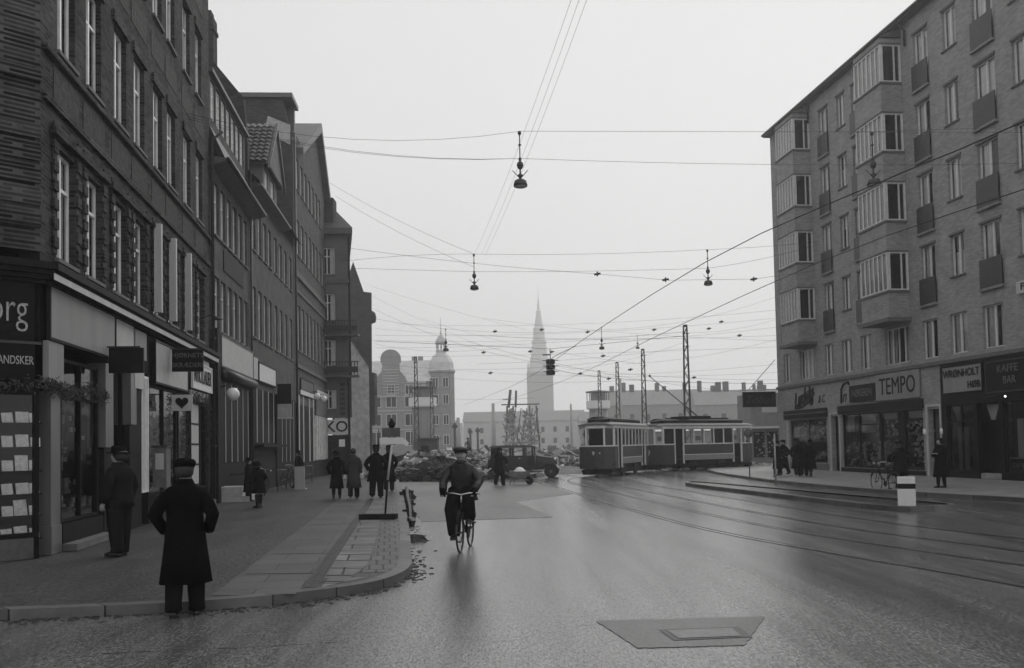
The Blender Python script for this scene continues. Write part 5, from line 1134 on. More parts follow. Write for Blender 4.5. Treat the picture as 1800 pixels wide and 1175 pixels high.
# ================================================================= TRAMS
def tram(loc, az, motor, label):
    """local x along the car from its near end, local -y the side toward the viewer"""
    o = facade('tram_car', loc, az, label, 'tram'); o.scale = (1.06, 1.06, 1.04); W = 2.0; Lb = 7.4 if not motor else 8.0; pf = 1.0 if not motor else 1.25
    zf, zw0, zw1, ze = .72, 1.62, 2.62, 2.78
    def cube(name, m, *bs):
        if name in ('window_post', 'bulkhead', 'life_guard', 'side_panel'):
            for q in bs: MB().box(*q).build(name, m, o)
            return
        b = MB()
        for q in bs: b.box(*q)
        return b.build(name, m, o)
    dr0, dr1 = (pf+.02, pf+.68)
    e0, e1 = Lb-pf-.68, Lb-pf-.02
    # lower panels: ends and sides
    def endpan(x, s_, nm):
        b = MB(); pts = [(x, -W/2+.05), (x-s_*.28, -W/4), (x-s_*.34, 0), (x-s_*.28, W/4), (x, W/2-.05), (x+s_*.05, W/2-.05), (x+s_*.05, -W/2+.05)]
        b.prism(pts, .42, zw0, 'z'); e = b.build(nm, M_tramd, o); return e
    f0 = endpan(.34, 1, 'front_apron'); endpan(Lb-.34, -1, 'rear_apron')
    for s_ in (-1, 1):
        y = s_*(W/2-.03); ya, yb = (y-.03, y+.03)
        cube('side_panel', M_tramd, (dr1, e0, ya, yb, 1.02, zw0), (.34, pf, ya, yb, .42, zw0), (Lb-pf, Lb-.34, ya, yb, .42, zw0))
        cube('lower_side_panel', M_traml, (dr1, e0, ya-s_*-.015, yb+s_*.015, .66, 1.0))
        cube('belt_rail', M_tramw, (.3, pf, ya-.015, yb+.015, zw0, zw0+.07), (dr1, e0, ya-.015, yb+.015, zw0, zw0+.07), (Lb-pf, Lb-.3, ya-.015, yb+.015, zw0, zw0+.07), (dr1, e0, ya-.02, yb+.02, .98, 1.02))
        n = 5 if motor else 6
        xs = [.36, pf-.02, dr1+.0] + [dr1+(e0-dr1)*k/n for k in range(1, n)] + [e0, Lb-pf+.02, Lb-.36]
        cube('window_post', M_tramw, *[(x-.035, x+.035, ya-.01, yb+.01, zw0+.07, zw1) for x in xs], *[(x-.04, x+.04, ya-.012, yb+.012, .45, zw0) for x in (pf-.02, dr1, e0, Lb-pf+.02)])
        cube('cant_rail', M_tramw, (.25, Lb-.25, ya-.015, yb+.015, zw1, ze))
        b = MB(); b.quad((.34, y, zw0+.05), (pf, y, zw0+.05), (pf, y, zw1), (.34, y, zw1)); b.quad((dr1, y, zw0+.05), (e0, y, zw0+.05), (e0, y, zw1), (dr1, y, zw1)); b.build('side_pane', M_glass, o)
    for x, s_ in ((.34, 1), (Lb-.34, -1)):
        P_ = [(x, -W/2+.05), (x-s_*.28, -W/4), (x-s_*.28, W/4), (x, W/2-.05)]
        for px, py in P_: MB().box(px-.035, px+.035, py-.045, py+.045, zw0+.07, zw1).build('window_post', M_tramw, o)
        b = MB(); b.prism([(x+.03, -W/2), (x-s_*.31, -W/4), (x-s_*.31, W/4), (x+.03, W/2)], zw0+.003, zw0+.07); b.prism([(x+.03, -W/2), (x-s_*.31, -W/4), (x-s_*.31, W/4), (x+.03, W/2)], zw1, ze); b.build('end_rail', M_tramw, o)
        b = MB()
        for p, q in zip(P_, P_[1:]): b.quad((p[0], p[1], zw0+.05), (q[0], q[1], zw0+.05), (q[0], q[1], zw1), (p[0], p[1], zw1))
        b.build('end_pane', M_glass, o)
    # bulkheads, floor, seats
    cube('bulkhead', M_dark, (pf+.7, pf+.74, -W/2+.1, W/2-.1, .75, zw1), (Lb-pf-.74, Lb-pf-.7, -W/2+.1, W/2-.1, .75, zw1))
    cube('floor', M_dark, (.3, Lb-.3, -W/2+.07, W/2-.07, .6, zf)); cube('bench', M_wood if False else M_dark, (dr1+.1, e0-.1, W/2-.5, W/2-.08, zf+.4, zf+.5), (dr1+.1, e0-.1, -W/2+.08, -W/2+.5, zf+.4, zf+.5))
    # roof
    b = MB(); vs = []; nx = 10; prof = [(-W/2-.06, ze+.0), (-W/2-.04, ze+.05), (-.7, ze+.18), (0, ze+.24), (.7, ze+.18), (W/2+.04, ze+.05), (W/2+.06, ze)]
    m = len(prof)
    X = [-.02, .15, .45, 1.0, Lb-1.0, Lb-.45, Lb-.15, Lb+.02]; S = [.55, .8, .95, 1, 1, .95, .8, .55]
    for x, s_ in zip(X, S): vs += [(x, y*(.75+.25*s_), ze+(z-ze)*(s_**1.5) + .002) for y, z in prof]
    fs = [(i*m+k, (i+1)*m+k, (i+1)*m+k+1, i*m+k+1) for i in range(len(X)-1) for k in range(m-1)] + [tuple(range(m)), tuple(range((len(X)-1)*m, len(X)*m))[::-1]] + [(i*m, i*m+m-1, (i+1)*m+m-1, (i+1)*m) for i in range(len(X)-1)]
    b.add(vs, fs, False); b.build('roof', M_tramr, o)
    c0, c1 = (.7, Lb-.7)
    b = MB(); b.prism([(-.62, ze+.16), (-.62, ze+.36), (-.3, ze+.46), (.3, ze+.46), (.62, ze+.36), (.62, ze+.16)], c0, c1, 'x')
    b.add([(c0, -.66, ze+.36), (c0-.5, -.5, ze+.3), (c0-.5, .5, ze+.3), (c0, .66, ze+.36), (c0, .32, ze+.48), (c0, -.32, ze+.48)], [(0, 5, 4, 3, 2, 1), (0, 1, 2, 3)]); b.build('clerestory', M_dark, o)
    # underframe, wheels, steps
    cube('underframe', M_black, (.5, Lb-.5, -.75, .75, .38, .6), (1.6, Lb-1.6, -.9, .9, .18, .42), (.2, 1.5, -.85, .85, .22, .36), (Lb-1.5, Lb-.2, -.85, .85, .22, .36))
    cube('life_guard', M_dark, (.25, .3, -.8, .8, .1, .4), (Lb-.3, Lb-.25, -.8, .8, .1, .4))
    for x in ((Lb/2-1.2), (Lb/2+1.2)):
        for s_ in (-1, 1): MB().lathe([(.02, .03), (.36, .03), (.38, 0), (.38, -.07), (.02, -.07)], (x, s_*.75, .39), 16, axis='y', smooth=False).build('wheel', M_iron, o)
    for a, c in ((dr0, dr1), (e0, e1)):
        for s_ in (-1, 1): cube('step', M_dark, (a+.03, c-.03, s_*(W/2-.05), s_*(W/2-.32), .34, .4)); MB().tube([(a, s_*(W/2-.02), .7), (a, s_*(W/2-.02), 2.5)], .02, 6).build('grab_rail', M_chrome, o)
    M0 = T(0, 0, 0) @ RZ(-PI/2)
    if motor:
        # dark open doorway glass and number disc
        MB().lathe([(.02, -.02), (.21, -.02), (.21, .01), (.02, .01)], (-.0, 0, 1.1), 20, axis='x').build('number_disc', M_tramd, o)
        text(o, '9', .62, T(-.03, 0, 1.1) @ M0 @ UP, M_white, bold=.01)
        b = MB(); b.lathe([(.05, -.1), (.12, -.05), (.12, .02), (.02, .03)], (0, 0, .66), 12, axis='x'); b.build('headlight', M_iron, o)
        b = MB(); b.box(1.6, Lb-1.6, -.28, .28, ze+.47, ze+.53); b.box(Lb*.45, Lb*.62, -.2, .2, ze+.53, ze+.66); b.build('roof_walkway', M_dark, o)
        b = MB(); b.tube([(Lb*.5, 0, ze+.66), (.15, -.1, 5.9)], [.04, .022], 6); b.lathe([(.06, -.03), (.09, 0), (.06, .03)], (.15, -.1, 5.93), 8, axis='y'); b.build('trolley_pole', M_iron, o)
        cube('destination_box', M_dark, (Lb*.28, Lb*.36, -.5, .5, ze+.4, ze+.62)); 
    else:
        text(o, '9', .3, T(-.012, .1, 1.25) @ M0 @ UP, M_white, bold=.006); MB().lathe([(.02, -.03), (.05, 0), (.02, .02)], (.0, -.25, 1.27), 8, axis='x').build('lamp_lens', M_white, o)
        text(o, '1', .34, T(-.0, .35, 2.15) @ M0 @ UP, M_white)
    b = MB(); b.box(-.2, .1, -.06, .06, .45, .55); b.build('coupler', M_iron, o); b = MB(); b.box(Lb-.1, Lb+.3, -.06, .06, .45, .55); b.build('coupler', M_iron, o)
    return o
tram((4.62, 51.2), 23.5, False, 'trailer tram car at the rear of the pair, dark below with pale window posts')
tram((8.75, 58.7), 59, True, 'motor tram car with trolley pole and number nine disc ahead of the trailer')

# ================================================================= CAR
def car():
    p = at(864, 800, 52.0); o = empty('sedan_car', (p.x, 52.3, 0), math.radians(-6), 'black box-bodied sedan facing right in front of the rubble', 'car')
    o.scale = (1.07, 1.0, 1.0)
    b = MB(); prof = [(.05, .55), (.0, 1.0), (.05, 1.25), (2.55, 1.25), (2.62, 1.2), (3.5, 1.12), (3.58, 1.05), (3.58, .5), (2.6, .42), (.1, .42)]
    # cabin lower and bonnet with separate widths
    b.prism([(.02, .45), (0, 1.0), (.04, 1.27), (2.35, 1.27), (2.4, .45)], -.72, .72, 'y')
    b.prism([(2.4, .45), (2.4, 1.25), (3.45, 1.12), (3.52, 1.05), (3.52, .5)], -.42, .42, 'y'); b.build('body', M_carb, o)
    b = MB()
    for s_ in (-1, 1):
        y0, y1 = (s_*.72, s_*.66)
        for xa, xb in ((.04, .5), (1.02, 1.14), (1.72, 1.84), (2.2, 2.3)): b.box(xa, xb, y0, y1, 1.27, 1.72)
    b.box(.04, .1, -.66, -.35, 1.27, 1.72); b.box(.04, .1, .35, .66, 1.27, 1.72); b.box(2.24, 2.3, -.66, -.6, 1.27, 1.72); b.box(2.24, 2.3, .6, .66, 1.27, 1.72); b.build('window_pillars', M_carb, o)
    b = MB(); b.prism([(-.02, 1.72), (-.0, 1.8), (.15, 1.86), (2.1, 1.86), (2.42, 1.79), (2.5, 1.74), (2.45, 1.72)], -.75, .75, 'y'); b.build('roof', mat('car_roof_fabric', .1, .45), o)
    b = MB(); 
    for s_ in (-1, 1): b.quad((.5, s_*.69, 1.27), (2.2, s_*.69, 1.27), (2.2, s_*.69, 1.72), (.5, s_*.69, 1.72))
    b.quad((2.27, -.6, 1.27), (2.27, .6, 1.27), (2.27, .6, 1.72), (2.27, -.6, 1.72)); b.build('window_glass', M_glass, o)
    for x in (.55, 3.2):
        for s_ in (-1, 1):
            w = empty('wheel', (x, s_*.62, .36)); w.parent = o; w.matrix_parent_inverse.identity() if False else None
            w.location = (x, s_*.62, .36)
            t = MB(); t.lathe([(.25, -.07), (.33, -.08), (.36, -.03), (.36, .03), (.33, .08), (.25, .07)], n=22, axis='y'); 
            wheel_o = t.build('tyre', M_rubber, w); c = MB(); c.lathe([(.26, -.04), (.26, .04)], n=18, axis='y', smooth=False)
            r_ = MB(); r_.lathe([(.02, -.05), (.07, -.09*1), (.07, .09), (.02, .05)], n=10, axis='y')
            for k in range(10): a = PI*k/5; r_.box(-.015, .015, -.02, .02, .05, .27, Matrix.Rotation(a, 4, 'Y'))
            r_.build('rim', M_chrome if False else M_stone2, w)
    for s_ in (-1, 1):
        for xc, r0 in ((.55, .46), (3.2, .46)):
            b = MB(); vs = []; n = 12
            for k in range(n+1):
                a = PI*(-.02+1.05*k/n); x, z = xc-r0*math.cos(a), .36+r0*math.sin(a)*.98
                for yy, rr in ((s_*.46, 0), (s_*.6, .03), (s_*.8, -.02)): vs.append((x, yy, z+rr))
            b.add(vs, [(3*i+j, 3*i+3+j, 3*i+4+j, 3*i+1+j) for i in range(n) for j in (0, 1)], True); b.build('mudguard', M_carb, o)
        MB().box(1.05, 2.7, s_*.55, s_*.82, .33, .38).build('running_board', M_carb, o)
        MB().lathe([(.02, -.1), (.1, -.06), (.12, .05), (.02, .07)], (3.42, s_*.5, 1.0), 12, axis='x').build('headlight', M_chrome, o)
        MB().box(1.5, 1.62, s_*.73, s_*.75, 1.1, 1.13).build('door_handle', M_chrome, o)
    MB().box(3.52, 3.56, -.36, .36, .55, 1.08).build('radiator', M_chrome, o); b = MB(); b.box(3.68, 3.72, -.7, .7, .42, .5); b.box(-.15, -.1, -.65, .65, .42, .5); b.build('bumper', M_chrome, o)
    MB().box(.6, 1.2, -.6, .6, .5, 1.2).build('seat', M_dark, o); MB().lathe([(.1, -.08), (.36, -.08), (.36, .08), (.1, .08)], (-.1, 0, .75), 16, axis='x').build('spare_wheel', M_rubber, o)
car()

# ================================================================= BICYCLES
def bicycle(loc, rz, label, lean=0., tall=1.0):
    o = empty('bicycle', loc, rz, label, 'bicycle'); o.rotation_euler = (lean, 0, rz)     # local x = travel
    for x, nm in ((-.53, 'rear_wheel'), (.53, 'front_wheel')):
        w = MB(); n = 28; R = .34
        w.tube([(x+R*math.cos(2*PI*k/n), 0, .35+R*math.sin(2*PI*k/n)) for k in range(n+1)], .018, 6, caps=False)
        for k in range(14): a = PI*k/7; w.tube([(x, 0, .35), (x+.32*math.cos(a), 0, .35+.32*math.sin(a))], .002, 3)
        w.tube([(x, -.05, .35), (x, .05, .35)], .02, 6); w.build(nm, M_iron, o)
        g = MB(); g.tube([(x+.38*math.cos(a), 0, .35+.38*math.sin(a)) for a in [PI*(.1+.9*q/8) if x < 0 else PI*(.15+.6*q/8) for q in range(9)]], .02, 5); g.build('mudguard', M_black, o)
    f = MB(); bb = (-.08, 0, .3); st = (-.22, 0, .8); hd = (.36, 0, .86); hd0 = (.4, 0, .68)
    for a, c in ((bb, st), (st, hd), (bb, hd0), (hd, hd0)): f.tube([a, c], .017, 6)
    for s_ in (-1, 1): f.tube([(-.53, s_*.05, .35), (bb[0], s_*.03, bb[2])], .01, 5); f.tube([(-.53, s_*.05, .35), (st[0], s_*.02, st[2]-.05)], .009, 5); f.tube([(.39, s_*.04, .72), (.45, s_*.05, .5), (.53, s_*.05, .35)], .011, 5)
    f.build('frame', M_black, o)
    h_ = MB(); h_.tube([(.36, 0, .86), (.34, 0, 1.0)], .014, 6); h_.tube([(.12, -.29, .98), (.24, -.29, 1.02), (.36, -.15, 1.03), (.37, 0, 1.0), (.36, .15, 1.03), (.24, .29, 1.02), (.12, .29, .98)], .013, 6); h_.build('handlebar', M_chrome, o)
    s = MB(); s.lathe([(.02, -.03), (.11, -.02), (.12, .02), (.05, .05)], (-.27, 0, .93), 12); s.tube([st, (-.25, 0, .92)], .014, 6); s.build('saddle', M_shoe, o)
    c = MB(); c.lathe([(.1, -.01), (.1, .01)], (bb[0], .05, bb[2]), 16, axis='y', smooth=False); c.tube([(bb[0], .06, bb[2]), (bb[0]-.02, .09, bb[2]+.17)], .01, 5); c.tube([(bb[0], -.06, bb[2]), (bb[0]+.02, -.09, bb[2]-.17)], .01, 5); c.box(bb[0]-.07, bb[0]+.04, .09, .18, bb[2]+.16, bb[2]+.185); c.box(bb[0]-.04, bb[0]+.07, -.18, -.09, bb[2]-.185, bb[2]-.16); c.build('crank', M_iron, o)
    return o

# ================================================================= PEOPLE
def skinmesh(name, V, E, Rr, m, sub=1):
    me = bpy.data.meshes.new(name); me.from_pydata(V, E, []); o = bpy.data.objects.new(name, me); col.objects.link(o)
    sk = o.modifiers.new('s', 'SKIN'); sk.use_smooth_shade = True; sk.branch_smoothing = .3
    if not me.skin_vertices: me.skin_vertices.new() if hasattr(me.skin_vertices, 'new') else None
    for i, r in enumerate(Rr): me.skin_vertices[0].data[i].radius = (r, r) if not isinstance(r, tuple) else r
    me.skin_vertices[0].data[0].use_root = True
    if sub: o.modifiers.new('u', 'SUBSURF').levels = sub
    dg = bpy.context.evaluated_depsgraph_get(); dg.update(); out = bpy.data.meshes.new_from_object(o.evaluated_get(dg)); bpy.data.objects.remove(o); bpy.data.meshes.remove(me)
    out.name = name; out.materials.clear(); out.materials.append(m)
    for p in out.polygons: p.use_smooth = True
    return out
def person(loc, rz, label, pose='stand', coat='long', hat='cap', mcoat=None, h=1.74, stride=.25, arms='pockets', fem=False, seed=0, lean=0., group=None, bend=0., trousers=None, wd=1.04):
    """local +y = facing direction, +x = the person's right hand side"""
    mcoat = mcoat or M_coat; k = h/1.74; o = empty('person', loc, rz, label, 'person', group); o.scale = (k*wd, k*wd, k)
    V = []; E = []; Rr = []
    def v(p, r, par=None):
        V.append(tuple(p)); Rr.append(r); i = len(V)-1
        if par is not None: E.append((par, i))
        return i
    pel = v((0, 0, .93), (.11, .09)); wst = v((0, .01, 1.08), (.11, .08), pel); chs = v((0, .0, 1.27), (.12, .09), wst); shl = v((0, -.01, 1.37), (.09, .07), chs)
    J = {}
    b_ = bend
    def B(p):      # forward bend about the hips
        x, y, z = p
        if z > .95 and b_: dz = z-.95; return (x, y+dz*math.sin(b_), .95+dz*math.cos(b_))
        return p
    nk = v((0, .0, 1.5), .055, shl); hd0 = v((0, .02, 1.56), .075, nk); hd1 = v((0, .025, 1.63), (.082, .095), hd0); hd2 = v((0, .015, 1.69), (.07, .085), hd1)
    ns = v((0, .125, 1.605), .014, hd1)
    for s_ in (-1, 1): v((s_*.088, .01, 1.61), .017, hd1)
    for s_ in (-1, 1):
        if pose == 'cycle':
            kn = (s_*.1, .34, .84 if s_ < 0 else .66); an = (s_*.12, .16, .5 if s_ < 0 else .22); toe = (s_*.12, .3, an[2]-.06); hp = (s_*.09, 0, .9)
        elif pose == 'sit':
            hp = (s_*.09, 0, .9); kn = (s_*.1, .4, .9); an = (s_*.1, .4, .5); toe = (s_*.1, .5, .45)
        else:
            q = stride*s_; hp = (s_*.09, 0, .88); kn = (s_*.1, q*.35+.05*(abs(stride) > .1), .5); an = (s_*.1, q, .1 if q >= 0 else .1+abs(q)*.25); toe = (s_*.11, q+.14, .045)
        a = v(hp, .09, pel); b = v(((hp[0]+kn[0])/2, (hp[1]+kn[1])/2, (hp[2]+kn[2])/2), .078, a); c = v(kn, .058, b); d = v(((kn[0]+an[0])/2, (kn[1]+an[1])/2-.015, (kn[2]+an[2])/2), .055, c); e = v(an, .04, d); f = v(toe, .035, e)
        J[s_] = (hp, kn, an, toe)
    A = {}
    for s_ in (-1, 1):
        sh = (s_*.18, -.01, 1.375)
        if arms == 'pockets': el = (s_*.3, -.06, 1.13); ha = (s_*.23, .1, .95)
        elif arms == 'bars': el = (s_*.28, .1, 1.14); ha = (s_*.24, .37, 1.0)
        elif arms == 'work': el = (s_*.24, .18, 1.2); ha = (s_*.14, .38, 1.02)
        elif arms == 'chest': el = (s_*.27, .05, 1.12); ha = (s_*.1, .22, 1.2)
        else: el = (s_*.25, -.03+.04*s_*(stride > .1), 1.13); ha = (s_*.25, .05-.12*s_*(stride > .1), .87)
        if pose == 'cycle': pass
        a = v(sh, .042, shl); m1 = v(((sh[0]+el[0])/2, (sh[1]+el[1])/2, (sh[2]+el[2])/2), .04, a); b = v(el, .038, m1); w = v(tuple(el[i]+(ha[i]-el[i])*.9 for i in range(3)), .028, b)
        hv = Vector(ha); d = (hv-Vector(el)).normalized(); pm = v(tuple(hv+d*.04), (.034, .022), w); A[s_] = (sh, el, ha)
        if arms != 'pockets':
            side = Vector((s_, 0, 0)); sd = d.cross(Vector((0, 0, 1))) if abs(d.z) < .8 else Vector((0, 1, 0)); sd = sd.normalized()
            curl = Vector((0, 0, -1)) if abs(d.z) < .8 else Vector((-s_, 0, 0))
            for q in range(4):
                off = sd*(.03-.02*q); L_ = (.075, .085, .08, .062)[q]; base = hv+d*.075+off; f1 = v(tuple(base), .0095, pm); f2 = v(tuple(base+d*L_*.45+curl*.01), .0085, f1); v(tuple(base+d*L_*.65+curl*(.035 if arms != 'bars' else .05)), .0075, f2)
            tb = hv+d*.03+sd*.04; t1 = v(tuple(tb), .011, pm); v(tuple(tb+d*.045+curl*.02), .009, t1)
    V = [B(p) if i not in () else p for i, p in enumerate(V)]
    body = link('body', skinmesh('body', V, E, Rr, M_skin, 1), o)
    def BV(bm):
        if b_:
            bm.v = [B(p) for p in bm.v]
        return bm
    # trousers as tapering sleeves over the legs
    if not fem:
        b = MB()
        for s_ in (-1, 1):
            hp, kn, an, toe = J[s_]; b.tube([(hp[0], hp[1], hp[2]+.06), kn, (an[0], an[1]-.01, an[2]+.02), (an[0], an[1], an[2]-.035)], [.125, .1, .085, .09] if pose != 'cycle' else [.15, .135, .1, .08], 12)
        b.loft([(0, 0, .82, .03, .02), (0, 0, .84, .12, .08), (0, 0, .93, .155, .115), (0, 0, 1.04, .145, .105), (0, 0, 1.06, .02, .02)], 14); BV(b).build('trousers', trousers or M_trou, o)
    else:
        b = MB()
        for s_ in (-1, 1): hp, kn, an, toe = J[s_]; b.tube([kn, ((kn[0]+an[0])/2, (kn[1]+an[1])/2, (kn[2]+an[2])/2), an], [.068, .068, .052], 10)
        b.build('stockings', M_trou, o)
    for s_ in (-1, 1):
        hp, kn, an, toe = J[s_]; a = Vector(an); t = Vector(toe); d = Vector((0, 1, (t.z-a.z+.05)*.3)).normalized()
        b = MB(); zz = a.z-.055 if pose not in ('cycle', 'sit') else a.z-.05
        b.loft([(a.x, a.y+.055, zz-.04, .045, .135), (a.x, a.y+.055, zz-.015, .05, .14), (a.x, a.y+.045, zz+.02, .045, .115), (a.x, a.y, zz+.06, .042, .06), (a.x, a.y-.01, zz+.11, .042, .05)], 12); b.build('shoe', M_shoe, o)
    # coat
    hem = {'long': .38, 'short': .86, 'mid': .56, 'jacket': .8}[coat]
    w = .92 if fem else 1.0; fold = .035
    if pose == 'cycle': rings = [(0, .02, .8, .23, .18), (0, .01, .95, .19, .14), (0, .0, 1.08, .18, .13), (0, 0, 1.2, .2, .145), (0, -.01, 1.32, .215, .145), (0, -.01, 1.41, .2, .12), (0, .0, 1.47, .11, .09), (0, .01, 1.51, .075, .075)]
    else:
        fl = .06 if coat in ('long', 'mid') else .0
        rings = [(0, 0, hem, (.21+fl)*w, .165+fl*.9), (0, 0, (hem+1.0)/2, (.2+fl*.5)*w, .155+fl*.5), (0, 0, 1.0, .195*w, .15), (0, .0, 1.12, .185*w, .135), (0, 0, 1.24, .2*w, .14), (0, -.01, 1.34, .22*w, .14), (0, -.012, 1.415, .205*w, .115), (0, -.01, 1.46, .12*w, .095), (0, 0, 1.5, .08, .08), (0, .0, 1.53, .078, .078)]
    b = MB(); b.loft(rings[::-1], 24, fold, seed)
    for s_ in (-1, 1):
        sh, el, ha = A[s_]; S0 = (s_*.1, -.01, 1.375); mid = tuple((sh[i]+el[i])/2 for i in range(3))
        cuff = tuple(el[i]+(ha[i]-el[i])*(.95 if arms != 'pockets' else 1.0) for i in range(3)); md = tuple((el[i]+cuff[i])/2 for i in range(3))
        b.tube([S0, (sh[0]*1.0, sh[1], sh[2]-.045), mid, el, md, cuff], [.06, .08, .078, .07, .064, .06], 12)
    BV(b).build('coat', mcoat, o)
    if arms == 'bars':
        for s_ in (-1, 1):
            gv = MB()
            sh, el, ha = A[s_]; hv = Vector(ha); d = (hv-Vector(el)).normalized(); gv.tube([hv-d*.03, hv+d*.03, hv+d*.09], [.048, .055, .045], 10)
            for q in range(4): o_ = Vector((.03-.02*q, 0, 0)); gv.tube([hv+d*.08+o_, hv+d*.12+o_, hv+d*.12+o_+Vector((0, -.01, -.05))], [.017, .016, .013], 6)
            gv.tube([hv+d*.03+Vector((-s_*.04, 0, 0)), hv+d*.08+Vector((-s_*.06, 0, -.03))], [.018, .014], 6)
            BV(gv).build('glove', M_coat, o)
        for s_ in (-1, 1): lp = MB(); lp.add([(s_*.045, .15, 1.49), (s_*.12, .15, 1.4), (s_*.05, .165, 1.28), (0, .168, 1.3)], [(0, 1, 2, 3)]); BV(lp).build('lapel', M_leather, o)
    cl = MB(); cl.lathe([(.088, 1.45), (.1, 1.48), (.088, 1.515), (.075, 1.52)], (0, .005, 0), 16); BV(cl).build('collar', mcoat, o)
    hr = MB(); hr.loft([(0, -.012, 1.545, .07, .07), (0, -.015, 1.58, .092, .1), (0, -.01, 1.65, .098, .112), (0, -.005, 1.7, .088, .1), (0, .0, 1.745, .05, .06), (0, 0, 1.75, .01, .01)], 16)
    hr.v = [(x, min(y, .02+(z-1.62)*.5) if z < 1.7 else y, z) for x, y, z in hr.v]; BV(hr).build('hair', M_hair, o)
    if hat == 'cap':
        c = MB(); c.loft([(0, .0, 1.655, .098, .112), (0, .005, 1.68, .108, .125), (0, .015, 1.71, .114, .133), (0, .005, 1.745, .095, .115), (0, .0, 1.765, .03, .04)], 18); c.prism([(-.08, .1), (.08, .1), (.06, .185), (-.06, .185)], 1.665, 1.68); BV(c).build('flat_cap', mcoat, o)
    elif hat == 'hat':
        c = MB(); c.lathe([(.16, 1.675), (.155, 1.69), (.1, 1.69), (.1, 1.78), (.085, 1.8), (.04, 1.785), (.01, 1.785)], (0, .005, 0), 18); BV(c).build('felt_hat', M_coat, o)
    elif hat == 'scarf':
        c = MB(); c.loft([(0, -.01, 1.56, .08, .085), (0, -.012, 1.62, .108, .12), (0, -.01, 1.7, .1, .112), (0, -.01, 1.76, .05, .06)], 16); c.v = [(x, min(y, .07), z) for x, y, z in c.v]; BV(c).build('headscarf', mcoat, o)
    # face
    for s_ in (-1, 1): e = MB(); e.lathe([(.003, -.006), (.008, 0), (.003, .006)], (s_*.03, .108, 1.625), 6, axis='y'); BV(e).build('eye', M_black, o)
    m = MB(); m.box(-.022, .022, .104, .112, 1.565, 1.571); BV(m).build('mouth', M_hair, o)
    return o
def on(px, py, z=0.): return gnd(px, py, z)
a0 = math.radians(8)
p = on(326, 1084); person((p.x, p.y, 0), a0, 'man in black overcoat and flat cap seen from behind, nearest at the kerb', stride=.1, h=1.76, seed=1)
p = on(210, 978, .12); person((p.x, p.y, .12), 1.3, 'man in a dark hat and short jacket looking into the side shop window', coat='jacket', hat='hat', mcoat=M_jack, stride=.04, h=1.8, seed=2, arms='down', wd=1.2)
p = on(592, 877, .12); person((p.x, p.y, .12), .1, 'leftmost of the three walkers, in a long black coat and headscarf', hat='scarf', seed=3, h=1.66, coat='long', stride=.08, fem=True)
p = on(622, 877, .12); person((p.x, p.y, .12), .1, 'middle walker in a grey overcoat, bareheaded', hat='none', mcoat=M_coat2, seed=4, h=1.74, stride=.2, arms='down', wd=.98)
p = on(662, 876, .12); person((p.x, p.y, .12), .05, 'bulkiest of the three walkers, in a black coat nearest the kerb', hat='hat', seed=5, h=1.8, stride=.22, wd=1.14, coat='mid')
p = on(684, 864, .12); person((p.x, p.y, .12), .05, 'person partly hidden behind the pole of the road works sign', hat='hat', seed=6, h=1.78, stride=.15)
p = on(455, 893, .12); person((p.x, p.y, .12), 1.2, 'short woman in a dark coat stooping by the shop steps', hat='scarf', seed=7, h=1.4, stride=.03, bend=.1, fem=True, coat='mid', wd=1.2)
p = on(441, 884, .12); person((p.x-.3, p.y+.8, .12), -1.2, 'person in dark clothes beside the stooping woman at the shop steps', hat='hat', seed=8, h=1.45, stride=.03)
p = on(533, 858, .12); person((p.x-.2, p.y, .12), 1.4, 'distant dark figure by the bicycle and white board', hat='hat', seed=9, h=1.65)
# cyclist: approaching the camera
p = on(818, 971); cyc = Vector((p.x, p.y+.0, 0)); rz = math.radians(-97)
bicycle((cyc.x-.02, cyc.y+.45, 0), rz, 'black bicycle ridden toward the viewer down the wet road')
person((cyc.x-.06, cyc.y+.45+.24, .04), rz-PI/2, 'cyclist in a flat cap and worn leather jacket riding toward the viewer', pose='cycle', arms='bars', coat='jacket', mcoat=M_leather, hat='cap', h=1.8, seed=11, bend=.18, wd=1.14)
# worker with barrow
p = on(878, 854); person((p.x, p.y, 0), -.6, 'workman in dark clothes pushing a barrow in front of the car', hat='cap', coat='mid', arms='work', seed=12, h=1.75, stride=.15, mcoat=M_jack)
o = empty('wheelbarrow', (p.x+.95, p.y+.7, 0), -.4, 'small loaded barrow beside the workman', 'wheelbarrow'); b = MB(); b.prism([(-.35, .35), (.35, .3), (.45, .62), (-.45, .62)], -.25, .25, 'y'); b.build('tray', M_wood, o)
MB().lathe([(.02, -.03), (.2, -.03), (.2, .03), (.02, .03)], (.5, 0, .2), 14, axis='y', smooth=False).build('wheel', M_iron, o); b = MB()
for s_ in (-1, 1): b.tube([(.5, s_*.08, .2), (-.3, s_*.22, .4), (-.95, s_*.26, .62)], .022, 5); b.tube([(-.35, s_*.2, .4), (-.4, s_*.22, 0)], .02, 5)
b.build('handles', M_wood, o); b = MB(T(p.x+.95, p.y+.7, 0)); b.loft([(0, 0, .5, .3, .2), (0, 0, .66, .26, .17), (0, 0, .8, .12, .1), (0, 0, .83, .02, .02)], 12, .3, 3); tag(b.build('sack', M_paper), 'white sack lying in the barrow', 'sack')
